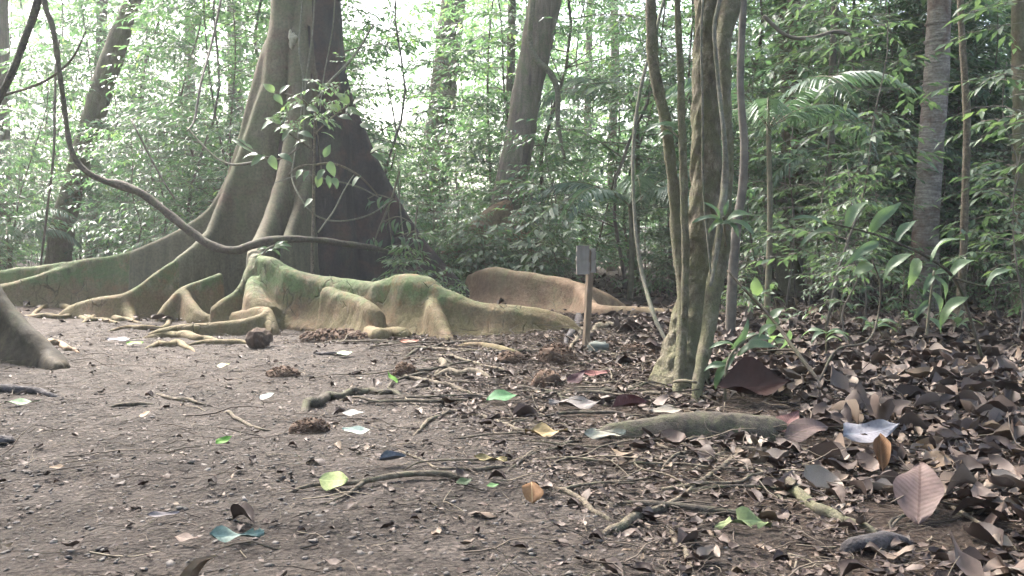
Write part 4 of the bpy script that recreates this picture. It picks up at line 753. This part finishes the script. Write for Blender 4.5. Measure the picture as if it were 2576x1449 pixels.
stick('bent grey twig crossing the bare path', [(395, 990, 3), (420, 1002, 5), (470, 1008, 4.5), (520, 1015, 3)], 'stick', seed=11)
stick('short dark stick on the mud below the long front root', [(782, 890, 4), (830, 894, 5), (885, 898, 4)], 'dark_wood', seed=12)
stick('thick horizontal twig lying across the litter below the log', [(1640, 1140, 4), (1760, 1138, 6), (1870, 1135, 8), (1980, 1142, 8), (2080, 1150, 6), (2200, 1150, 4)], 'stick', seed=13)
stick('smooth pale stick running up past the log end', [(1690, 1115, 4), (1760, 1105, 5.5), (1850, 1095, 6), (1930, 1083, 6), (2010, 1062, 6), (2060, 1050, 4)], 'stick', seed=14)
stick('dark stick stub standing at the log end', [(1918, 1140, 5), (1928, 1105, 6), (1945, 1060, 5)], 'sapling', seed=15)
for k, pts in enumerate([[(1510, 1345, 10), (1560, 1335, 14), (1620, 1300, 12), (1690, 1270, 9), (1740, 1240, 6)], [(1395, 1225, 5), (1440, 1250, 8), (1490, 1290, 9), (1545, 1315, 6)], [(1530, 1265, 6), (1640, 1275, 10), (1760, 1290, 11), (1880, 1300, 9), (1960, 1312, 5)], [(1580, 1060, 2), (1640, 1150, 3), (1735, 1188, 5), (1800, 1150, 6), (1870, 1140, 4)],
    [(1700, 1260, 4), (1780, 1205, 7), (1840, 1160, 7), (1870, 1140, 5)], [(1870, 1140, 5), (1900, 1180, 5), (1950, 1240, 5), (1975, 1270, 3)], [(1840, 1245, 3), (1880, 1200, 4), (1915, 1170, 4)], [(1620, 1105, 3), (1660, 1125, 5), (1730, 1150, 4)], [(1585, 1170, 5), (1640, 1155, 7), (1700, 1152, 6), (1780, 1162, 4)],
    [(1040, 1095, 4), (1080, 1060, 6), (1130, 1040, 6), (1180, 1042, 5)], [(1000, 1130, 3), (1100, 1180, 4), (1200, 1185, 5), (1290, 1170, 4)], [(1270, 1190, 3), (1330, 1150, 5), (1400, 1130, 5), (1470, 1100, 4)], [(1180, 1040, 5), (1240, 1060, 6), (1300, 1085, 6), (1350, 1100, 4)], [(1020, 875, 3), (1080, 880, 5), (1180, 885, 5), (1290, 890, 4), (1400, 886, 3)], [(1010, 905, 3), (1050, 885, 5), (1120, 870, 5), (1200, 862, 4), (1300, 872, 3)], [(1090, 890, 4), (1140, 905, 5), (1220, 925, 5), (1300, 940, 4)], [(1430, 890, 4), (1450, 860, 6), (1465, 830, 6), (1470, 815, 4)],
    [(1400, 960, 3), (1480, 950, 5), (1580, 920, 5), (1640, 905, 3)], [(2120, 1290, 3), (2240, 1210, 5), (2360, 1260, 6), (2480, 1330, 6), (2570, 1390, 5)], [(2050, 1180, 4), (2180, 1175, 6), (2300, 1160, 6), (2420, 1130, 5), (2540, 1120, 4)], [(2280, 1240, 4), (2400, 1215, 5), (2560, 1230, 5)], [(1900, 1220, 6), (1980, 1238, 10), (2060, 1245, 9), (2140, 1262, 5)], [(1680, 1320, 5), (1700, 1370, 9), (1730, 1410, 9), (1750, 1460, 6)], [(2100, 1010, 3), (2180, 960, 5), (2260, 930, 4)], [(1930, 905, 4), (2020, 870, 6), (2140, 868, 7), (2230, 880, 6), (2330, 930, 4)], [(2440, 1010, 5), (2480, 1050, 7), (2530, 1080, 7), (2590, 1100, 5)], [(2240, 1000, 3), (2330, 1040, 4), (2420, 1090, 4)]]):
    pts = [(a, b, c * .9) for a, b, c in pts]
    stick('crooked fallen twig or rootlet lying over the brown litter', pts, ('stick', 'stick', 'vine')[k % 3], 'fallen_twig', 'twig', .2, .1, 'crooked twigs on the litter', 80 + k)

for k in range(64):        # network of thin surface roots across the trodden soil
    q = np.random.default_rng(1500 + k); x0 = -.9 + 2.9 * q.random(); y0 = 2.3 + 4.2 * q.random(); x0 += -.18 * (y0 - 2.3) * .5; a = q.normal() * .55 + (math.pi if q.random() < .5 else 0); P = []; rad = .0045 + .008 * q.random() ** 1.6; L = int(5 + q.integers(6))
    if float(litter_amount(x0 + .3, y0)) < .12: x0 += .9
    for j in range(L):
        P.append((x0, y0, float(terrain(x0, y0)) + rad * (.7 if 0 < j < L - 1 else -1.2) + .008, rad * (1 - .6 * j / L))); a += q.normal() * .38; st_ = .06 + .07 * q.random(); x0 += math.cos(a) * st_; y0 += math.sin(a) * st_ * .8
    t = empty('surface_rootlet', (P[0][0], P[0][1], P[0][2])); lb = ('long ' if L > 7 else 'short ') + ('stout ' if rad > .008 else 'thin ') + 'rootlet snaking over the trodden soil ' + ('left of' if P[0][0] < .35 else 'in front of' if P[0][1] < 4.5 else 'behind') + ' the half buried log'; tag(t, lb, 'root', 'each ' + lb)
    V, F = tube(P, 6, .18, k, .025); obj('main_root', mesh('main_root', V, F, M[('stick', 'stick', 'vine')[k % 3]]), t)
    if k % 2 == 0:
        b0 = P[L // 2]; a2 = a + (.9 if k % 4 else -.9); B = [b0] + [(b0[0] + math.cos(a2) * .06 * j + q.normal() * .008, b0[1] + math.sin(a2) * .05 * j, float(terrain(b0[0] + math.cos(a2) * .06 * j, b0[1] + math.sin(a2) * .05 * j)) + .008 - (.012 if j == 4 else 0), rad * (.7 - .12 * j)) for j in range(1, 5)]
        V, F = tube(B, 5, .15, k, .03); obj('side_root', mesh('side_root', V, F, M['stick']), t)

# ------------------------------------------------------------------ leaves on the ground
def tinted(name, col, trans=.15, rough=.5, vein=None):
    m, t, bs, out = nodes(name); f = noise(t, mapped(t), 9, 5, .65); c = ramp(t, f, [(.3, tuple(q * .34 for q in col)), (.65, tuple(q * .55 for q in col))]).outputs[0]
    g = t.nodes.new('ShaderNodeTexCoord'); sx = nd(t, 'ShaderNodeSeparateXYZ'); t.links.new(g.outputs['Object'], sx.inputs[0])
    ab = nd(t, 'ShaderNodeMath', operation='ABSOLUTE'); t.links.new(sx.outputs[1], ab.inputs[0]); c = mixc(t, ramp(t, ab.outputs[0], [(.008, (.8, .8, .8)), (.016, (0, 0, 0))]).outputs[0], c, tuple(q * .6 for q in vein) if vein else tuple(q * .75 for q in col))
    wv = nd(t, 'ShaderNodeMath', operation='MULTIPLY_ADD'); t.links.new(ab.outputs[0], wv.inputs[0]); wv.inputs[1].default_value = -.6; t.links.new(sx.outputs[0], wv.inputs[2])
    sn = nd(t, 'ShaderNodeMath', operation='SINE'); ml = nd(t, 'ShaderNodeMath', operation='MULTIPLY'); t.links.new(wv.outputs[0], ml.inputs[0]); ml.inputs[1].default_value = 95; t.links.new(ml.outputs[0], sn.inputs[0]); bump(t, bs, sn.outputs[0], .07, .01)
    t.links.new(c, bs.inputs['Base Color']); bs.inputs['Roughness'].default_value = .65; bs.inputs['Specular IOR Level'].default_value = .15; return m
SPECIAL = []
def ground_leaf(label, x, y, lpx, ang, col, width=.28, pitch=0.0, roll=0.0, lift=.012, name='fallen_leaf', holes=0, **kw):
    """one particular leaf: ang is its heading on the ground, pitch lifts its tip, roll turns it about its midrib"""
    p = gnd(x, y); L = px(lpx, p.y); SPECIAL.append((p.x, p.y, L)); V, T = leaf_grid(10, width, kw.get('tip', 2.0), kw.get('fold', .06), kw.get('arch', .15), kw.get('curl', 0), kw.get('wave', .3), int(x + y), 3, holes); V = V - np.array([.5, 0, 0])
    o = obj(name, tri_mesh(name, V, T, tinted('leaf_skin', col, vein=kw.get('vein')), None, True)); o.scale = (L, L, L)
    o.matrix_basis = Matrix.Translation(p + Vector((0, 0, lift + abs(math.sin(pitch)) * L * .5 + abs(math.sin(roll)) * L * width * .7))) @ Matrix.Rotation(ang, 4, 'Z') @ Matrix.Rotation(-pitch, 4, 'Y') @ Matrix.Rotation(-roll, 4, 'X') @ Matrix.Diagonal((L, L, L, 1)); return tag(o, label, 'leaf')
ground_leaf('round pale yellow leaf lying flat on the bare mud', 840, 1232, 74, .05, (.55, .60, .25), .46, 0, -.55, tip=6, fold=.02, wave=.35)
ground_leaf('cupped orange leaf with a pale midrib on the mud', 1338, 1270, 62, 1.6, (.40, .21, .10), .46, .8, 0, fold=.25, arch=-.1, tip=4, vein=(.75, .55, .3))
ground_leaf('fresh green leaf with a light rim on the litter', 1264, 1014, 84, .15, (.11, .26, .11), .27, .1, -.45, arch=-.12)
ground_leaf('small bright green leaf on end of the knobbly branch', 985, 982, 50, 2.2, (.20, .40, .07), .3, .5, -.4, lift=.03)
ground_leaf('white upturned narrow leaf on the path', 900, 1098, 78, -.1, (.66, .74, .62), .18, 0, -.5, arch=.25)
ground_leaf('pale green eaten leaf by the left edge of the path', 58, 1024, 88, .12, (.42, .55, .32), .16, .02, -.2, holes=.05)
ground_leaf('yellow green leaf full of holes arched over the litter', 1872, 1336, 150, .1, (.33, .38, .17), .16, 0, -.45, lift=.02, arch=-.28, wave=.8, holes=.07)
ground_leaf('large ribbed brown purple leaf standing on the litter', 2312, 1290, 250, 1.15, (.20, .135, .12), .25, .42, -.1, lift=.01, arch=-.12, tip=1.2, vein=(.10, .06, .05))
ground_leaf('ragged grey teal leaf flat on the mud', 597, 1366, 135, .15, (.22, .30, .26), .17, 0, -.25, holes=.08, wave=.7)
ground_leaf('small twisted green leaf on the stony path', 563, 1126, 48, .8, (.25, .48, .10), .22, .25, -.6)
ground_leaf('white blotched small leaf on the bare path', 672, 1012, 38, .3, (.60, .68, .60), .4, .3, -.3)
ground_leaf('grey white leaf lying near the knobbly branch', 889, 1052, 62, -.2, (.42, .40, .36), .3, .05, -.2)
ground_leaf('yellow brown leaf blotched orange by the root twigs', 1374, 1102, 108, 0, (.50, .36, .18), .2, 0, -.35, wave=.7)
ground_leaf('pale tan leaf with a dark fold before the log', 1520, 1112, 110, .1, (.45, .42, .33), .2, .05, -.35, wave=.6)
ground_leaf('slender yellow dead leaf on the edge of the path', 1235, 1168, 90, -.35, (.38, .30, .14), .14, 0, -.2, wave=.6)
ground_leaf('blue grey curled leaf on the mud', 988, 1172, 68, .25, (.20, .21, .24), .2, .1, -.4, curl=.6)
ground_leaf('pale grey broad leaf beside the clustered trunks', 1450, 1030, 140, 0, (.27, .235, .22), .2, 0, -.2, wave=.6)
ground_leaf('wide silver grey dead leaf on the litter', 2190, 1120, 150, .1, (.34, .32, .35), .3, .15, -.45, wave=.6, holes=.03)
ground_leaf('red brown leaf propped against the stick stub', 1978, 1100, 110, .7, (.27, .135, .12), .24, .35, -.5)
ground_leaf('brown ribbed leaf arched beside the stick stub', 2030, 1112, 140, .35, (.19, .13, .115), .26, .2, -.5, arch=-.3)
ground_leaf('huge dark brown curled leaf by the foot of the clustered trunks', 1900, 1015, 190, -.15, (.075, .035, .028), .28, .1, -.7, curl=.3, wave=.5)
ground_leaf('rolled orange brown leaf standing upright in the litter', 2215, 1190, 110, 1.3, (.28, .155, .085), .2, .8, 0, curl=1.0)
ground_leaf('pale yellow leaf on the path before the husk', 562, 930, 34, 0, (.62, .58, .32), .35, .15, -.3)
ground_leaf('bright green leaf among the creeping roots', 340, 872, 44, 0, (.24, .46, .08), .25, .05, -.3)
ground_leaf('lilac grey leaf among the creeping roots', 300, 862, 60, .1, (.30, .27, .30), .25, 0, -.2)
ground_leaf('tan upright leaf leaning on the forked root', 436, 795, 34, 1.4, (.50, .42, .22), .36, 1.2, 0)
ground_leaf('white green torn leaf patch on the mud', 868, 898, 44, .4, (.55, .66, .42), .4, .05, -.2, holes=.08)
ground_leaf('reddish leaf at the foot of the leg root', 1030, 868, 50, -.1, (.45, .20, .14), .2, .05, -.3)
ground_leaf('dark red brown curled leaf in front of the clustered trunks', 1585, 1040, 90, .2, (.16, .065, .06), .24, .1, -.5, curl=.5)
ground_leaf('pale leaf pile scrap against the log', 1680, 1048, 90, .1, (.42, .36, .29), .24, .05, -.3)
ground_leaf('small orange leaf upright on the stony path', 366, 1058, 32, .2, (.48, .32, .20), .4, .4, -.3)
ground_leaf('rust coloured leaf at the left of the stony path', 145, 1190, 50, -.3, (.27, .18, .11), .2, .1, -.3)
ground_leaf('brown leaf half in the mud near the ragged teal leaf', 470, 1372, 70, -.3, (.27, .19, .15), .25, .05, -.2)
ground_leaf('slate grey curved leaf scrap on the mud', 412, 1312, 80, .15, (.27, .23, .23), .14, .05, -.3)
ground_leaf('small green leaf flat at the edge of the mud', 1240, 1236, 34, .2, (.13, .26, .09), .3, .1, -.3)
ground_leaf('greenish dark folded leaf on the mud', 1168, 1230, 44, .3, (.07, .11, .05), .28, .15, -.5)
ground_leaf('fresh green sprig leaf below the grey drooping plant', 1858, 950, 44, .2, (.24, .46, .12), .34, .2, -.4)
ground_leaf('red leaf in front of the soil lump', 1500, 952, 70, .1, (.27, .11, .10), .22, .05, -.35)
ground_leaf('dark purple leaf standing among the soil lumps', 1450, 975, 66, .7, (.10, .05, .055), .25, .4, -.5)

DEAD = [leaf_grid(4, .16 + .035 * (k % 5), 1.8, (-1) ** k * .09, (.35, -.25, .15, -.4, .5)[k % 5], (0, .5, -.4, .9)[k % 4], .5, 50 + k, 1) for k in range(10)]
def scatter(N, box, dens, seed):
    rr = np.random.default_rng(seed); x = box[0] + (box[1] - box[0]) * rr.random(N); y = box[2] + (box[3] - box[2]) * rr.random(N) ** 1.0
    k = rr.random(N) < dens(x, y); return x[k], y[k], rr
X1, Y1, rr = scatter(64000, (-.9, 7.0, 1.0, 8.5), lambda x, y: .03 + .97 * sstep(.25, 1.0, litter_amount(x, y)) * sstep(.0, 1.3, x - (.1 - .05 * y)) ** 1.0 * (np.abs(x) < y * .66 + 1.8), 61)
X2, Y2, _ = scatter(12000, (-8, 12, 8.3, 17), lambda x, y: .85 * (np.abs(x) < y * .62 + 2), 62)
X3, Y3, _ = scatter(115000, (-5, 3.4, 1.2, 8.4), lambda x, y: (.2 + .8 * sstep(.0, .35, litter_amount(x + .25, y))) * (np.abs(x) < y * .64 + 1.2), 63)
Xa, Ya = np.r_[X1, X2, X3], np.r_[Y1, Y2, Y3]; N = len(Xa)
clear = np.ones(N, bool)
for sx_, sy_, sl_ in SPECIAL: clear &= ((Xa - sx_) ** 2 / (sl_ * .62) ** 2 + (Ya - sy_ + sl_ * .35) ** 2 / (sl_ * .75) ** 2) > 1
n3 = int(clear[N - len(X3):].sum()); Xa, Ya = Xa[clear], Ya[clear]; N = len(Xa); X3, Y3 = Xa[N - n3:], Ya[N - n3:]
far = Ya > 7.9; big = np.clip(sstep(.5, 1.6, Xa) + far * .6, 0, 1)
S = np.exp(rr.normal(size=N) * .55) * (.034 + .027 * big); S = np.clip(S, .014, .17); S[N - len(X3):] = np.clip(np.exp(rr.normal(size=len(X3)) * .55) * .02, .007, .08)
Zt = terrain(Xa, Ya); dirs = np.stack([rr.normal(size=N), rr.normal(size=N), rr.normal(size=N) * (.08 + .14 * big)], 1); ups = np.stack([rr.normal(size=N) * (.16 + .2 * big), rr.normal(size=N) * (.16 + .2 * big), np.ones(N)], 1)
S[N - len(X3):] *= .68 + .32 * sstep(.05, .4, litter_amount(X3 + .25, Y3)); big[N - len(X3):] *= .3; Pz = np.stack([Xa, Ya, Zt + .005 + S * .12 * rr.random(N) + big * .035 * rr.random(N)], 1); tint = np.clip(.40 + .30 * rr.normal(size=N), 0, .98); tint = np.where(rr.random(N) < .3, tint * .4, tint); tint = np.where(rr.random(N) < .12, .7 + .25 * rr.random(N), tint); tint[N - len(X3):] *= .8; kind = rr.integers(0, 10, N); kind[N - len(X3):] = np.where(S[N - len(X3):] > .022, kind[N - len(X3):], 10 + kind[N - len(X3):] % 3); Mx = frames(dirs, ups, S)
vis = S / Ya * (kind < 10) * ((np.abs(Xa) < Ya * .55) & (Ya > 2.05)); order = np.argsort(-vis); topN = order[:260]; restN = order[260:]
V, T, rep = merge(DEAD + [LEAF4B, LEAF4, (np.array([[0, 0, 0], [.3, .22, .05], [.5, .05, .06], [.5, -.28, .0], [.95, .1, .03]]), LEAF4[1])], kind[restN], Mx[restN], Pz[restN]); o = obj('leaf_litter', tri_mesh('leaf_litter', V, T, M['litter'], tint[restN][rep])); tag(o, 'carpet of small dead brown leaves over the forest floor', 'litter', kind='stuff')
DEADHI = [[tri_mesh('dead_leaf', *leaf_grid(7, .17 + .035 * (k % 5), 1.8, (-1) ** k * .09, (.35, -.25, .15, -.4, .5)[k % 5], (0, .5, -.4, .9)[k % 4], .5, 50 + k, 2), M['litter'], np.full(8 * 5, tv), True) for tv in (.02, .22, .42, .62, .85)] for k in range(10)]
LANCH = [(*gnd(x, y)[:2], nm) for x, y, nm in ((1740, 1090, 'the half buried log'), (1473, 885, 'the marker post'), (1700, 1000, 'the clustered trunks'), (2200, 1380, 'the black rotten log'), (2312, 1290, 'the large ribbed leaf'), (2190, 1120, 'the silver grey leaf'), (2060, 1290, 'the thick mossy branch'), (2325, 830, 'the ringed tree'), (2110, 1040, 'the thin forked seedling'), (2470, 900, 'the leafy branch'), (2215, 1190, 'the rolled orange leaf'), (1872, 1340, 'the holed yellow green leaf'), (2500, 1050, 'the tangle of twigs by the shade'), (1300, 1270, 'the cupped orange leaf'), (1264, 1014, 'the fresh green leaf'), (840, 1226, 'the round yellow leaf'), (300, 860, 'the creeping roots'))]
for i in topN:
    tk = int(np.argmin(np.abs(np.array([.02, .22, .42, .62, .85]) - tint[i]))); o = obj('dead_leaf', DEADHI[kind[i]][tk])
    m = Matrix(Mx[i].tolist()).to_4x4(); o.matrix_basis = Matrix.Translation(Vector(Pz[i])) @ m
    ax, ay, nm = min(LANCH, key=lambda q: (q[0] - Pz[i][0]) ** 2 + (q[1] - Pz[i][1]) ** 2)
    lb = ('small ', 'medium ', 'large ')[int(S[i] > .09) + int(S[i] > .13)] + ('dark brown', 'dull brown', 'greyish brown', 'pale grey brown', 'tan')[tk] + (' flat', ' curled')[int(kind[i] % 4 in (1, 3))] + ' dead leaf near ' + nm
    tag(o, lb, 'leaf', 'each ' + lb)
# fine twigs and rootlets
tw = []
for k in range(8):
    q = np.random.default_rng(900 + k); pts = [(0, 0, 0, .012), (.33, q.normal() * .12, q.normal() * .05, .012), (.66, q.normal() * .14, q.normal() * .05, .010), (1, q.normal() * .16, 0, .006)]
    v, f = tube(pts, 3, 0, 0, .2, cap=False); tw.append((np.array(v), np.array([t3 for a in f for t3 in ((a[0], a[1], a[2]), (a[0], a[2], a[3]))])))
X1, Y1, rr = scatter(100000, (-3.8, 6.4, 1.2, 9), lambda x, y: (.28 + .72 * sstep(.0, .35, litter_amount(x + .25, y))) * (np.abs(x) < y * .66 + 1.2), 71); N = len(X1)
S = np.clip(np.exp(rr.normal(size=N) * .6) * .045, .012, .32); Pz = np.stack([X1, Y1, terrain(X1, Y1) + .004 + .012 * rr.random(N)], 1)
V, T, rep = merge(tw, rr.integers(0, 8, N), frames(np.stack([rr.normal(size=N), rr.normal(size=N) * .7, rr.normal(size=N) * .09], 1), np.tile([0, 0, 1.0], (N, 1)), S), Pz)
tag(obj('twig_litter', tri_mesh('twig_litter', V, T, M['twig'], np.clip(.4 + .28 * rr.normal(size=N), 0, .98)[rep])), 'mat of fine twigs and rootlets on the soil', 'litter', kind='stuff')
X1, Y1, rr = scatter(1700, (-.5, 4.2, 2.6, 9), lambda x, y: sstep(.1, .6, litter_amount(x, y)) * (np.abs(x) < y * .62), 73); N = len(X1); S = .10 + .22 * rr.random(N) ** 2
V, T, rep = merge(tw, rr.integers(0, 8, N), frames(np.stack([rr.normal(size=N), rr.normal(size=N) * .7, rr.normal(size=N) * .12], 1), np.tile([0, 0, 1.0], (N, 1)), S) * np.array([[[1, .8, .8]]]), np.stack([X1, Y1, terrain(X1, Y1) + .03 + .02 * rr.random(N)], 1))
tag(obj('twig_litter', tri_mesh('twig_litter', V, T, M['twig'], np.clip(.65 + .25 * rr.normal(size=N), 0, .98)[rep])), 'loose thin twigs lying over the dead leaves', 'litter', kind='stuff')
# gravel and crumbs of the path
st = [lump(700 + k, 2, .35, 1) for k in range(5)]; st = [(v * np.array([1, .8, .34]), f) for v, f in st]
X1, Y1, rr = scatter(38000, (-4.6, 1.6, 1.5, 8), lambda x, y: (1 - .8 * litter_amount(x, y)) * (.12 + .88 * sstep(-.25, .5, fbm(x * .8, y * .8, 2, 81) + .25 * (x < -.15) * (y < 4.6))) * (np.abs(x) < y * .66 + 1.2) * np.clip(5.0 / y ** 1.2, .25, 1), 81); N = len(X1)
S = np.clip(np.exp(rr.normal(size=N) * .45) * .0048, .002, .013); Pz = np.stack([X1, Y1, terrain(X1, Y1) + S * .12], 1)
V, T, rep = merge(st, rr.integers(0, 5, N), frames(np.stack([rr.normal(size=N), rr.normal(size=N), rr.normal(size=N) * .2], 1), np.stack([rr.normal(size=N) * .2, rr.normal(size=N) * .2, np.ones(N)], 1), S), Pz)
tag(obj('gravel', tri_mesh('gravel', V, T, M['pebble'], np.clip(.4 + .25 * rr.normal(size=N), 0, .98)[rep], True)), 'small stones trodden into the muddy path', 'gravel', kind='stuff')

# ------------------------------------------------------------------ morning haze under the trees
def haze(density):
    x0, x1, y0, y1, z0, z1 = -155, 155, -65, 265, -1.5, 18
    V = [(x, y, z) for z in (z0, z1) for y in (y0, y1) for x in (x0, x1)]; F = [(0, 2, 3, 1), (4, 5, 7, 6), (0, 1, 5, 4), (2, 6, 7, 3), (0, 4, 6, 2), (1, 3, 7, 5)]
    m = bpy.data.materials.new('haze'); m.use_nodes = True; t = m.node_tree; t.nodes.clear(); vp = nd(t, 'ShaderNodeVolumePrincipled', Density=density, Anisotropy=.3); vp.inputs['Color'].default_value = (.93, .97, 1, 1)
    ou = t.nodes.new('ShaderNodeOutputMaterial'); t.links.new(vp.outputs[0], ou.inputs['Volume']); o = obj('haze', mesh('haze', V, F, m, False)); tag(o, 'thin pale morning haze under the trees', 'haze', kind='stuff')
HAZE = 0.0018
if HAZE: haze(HAZE)
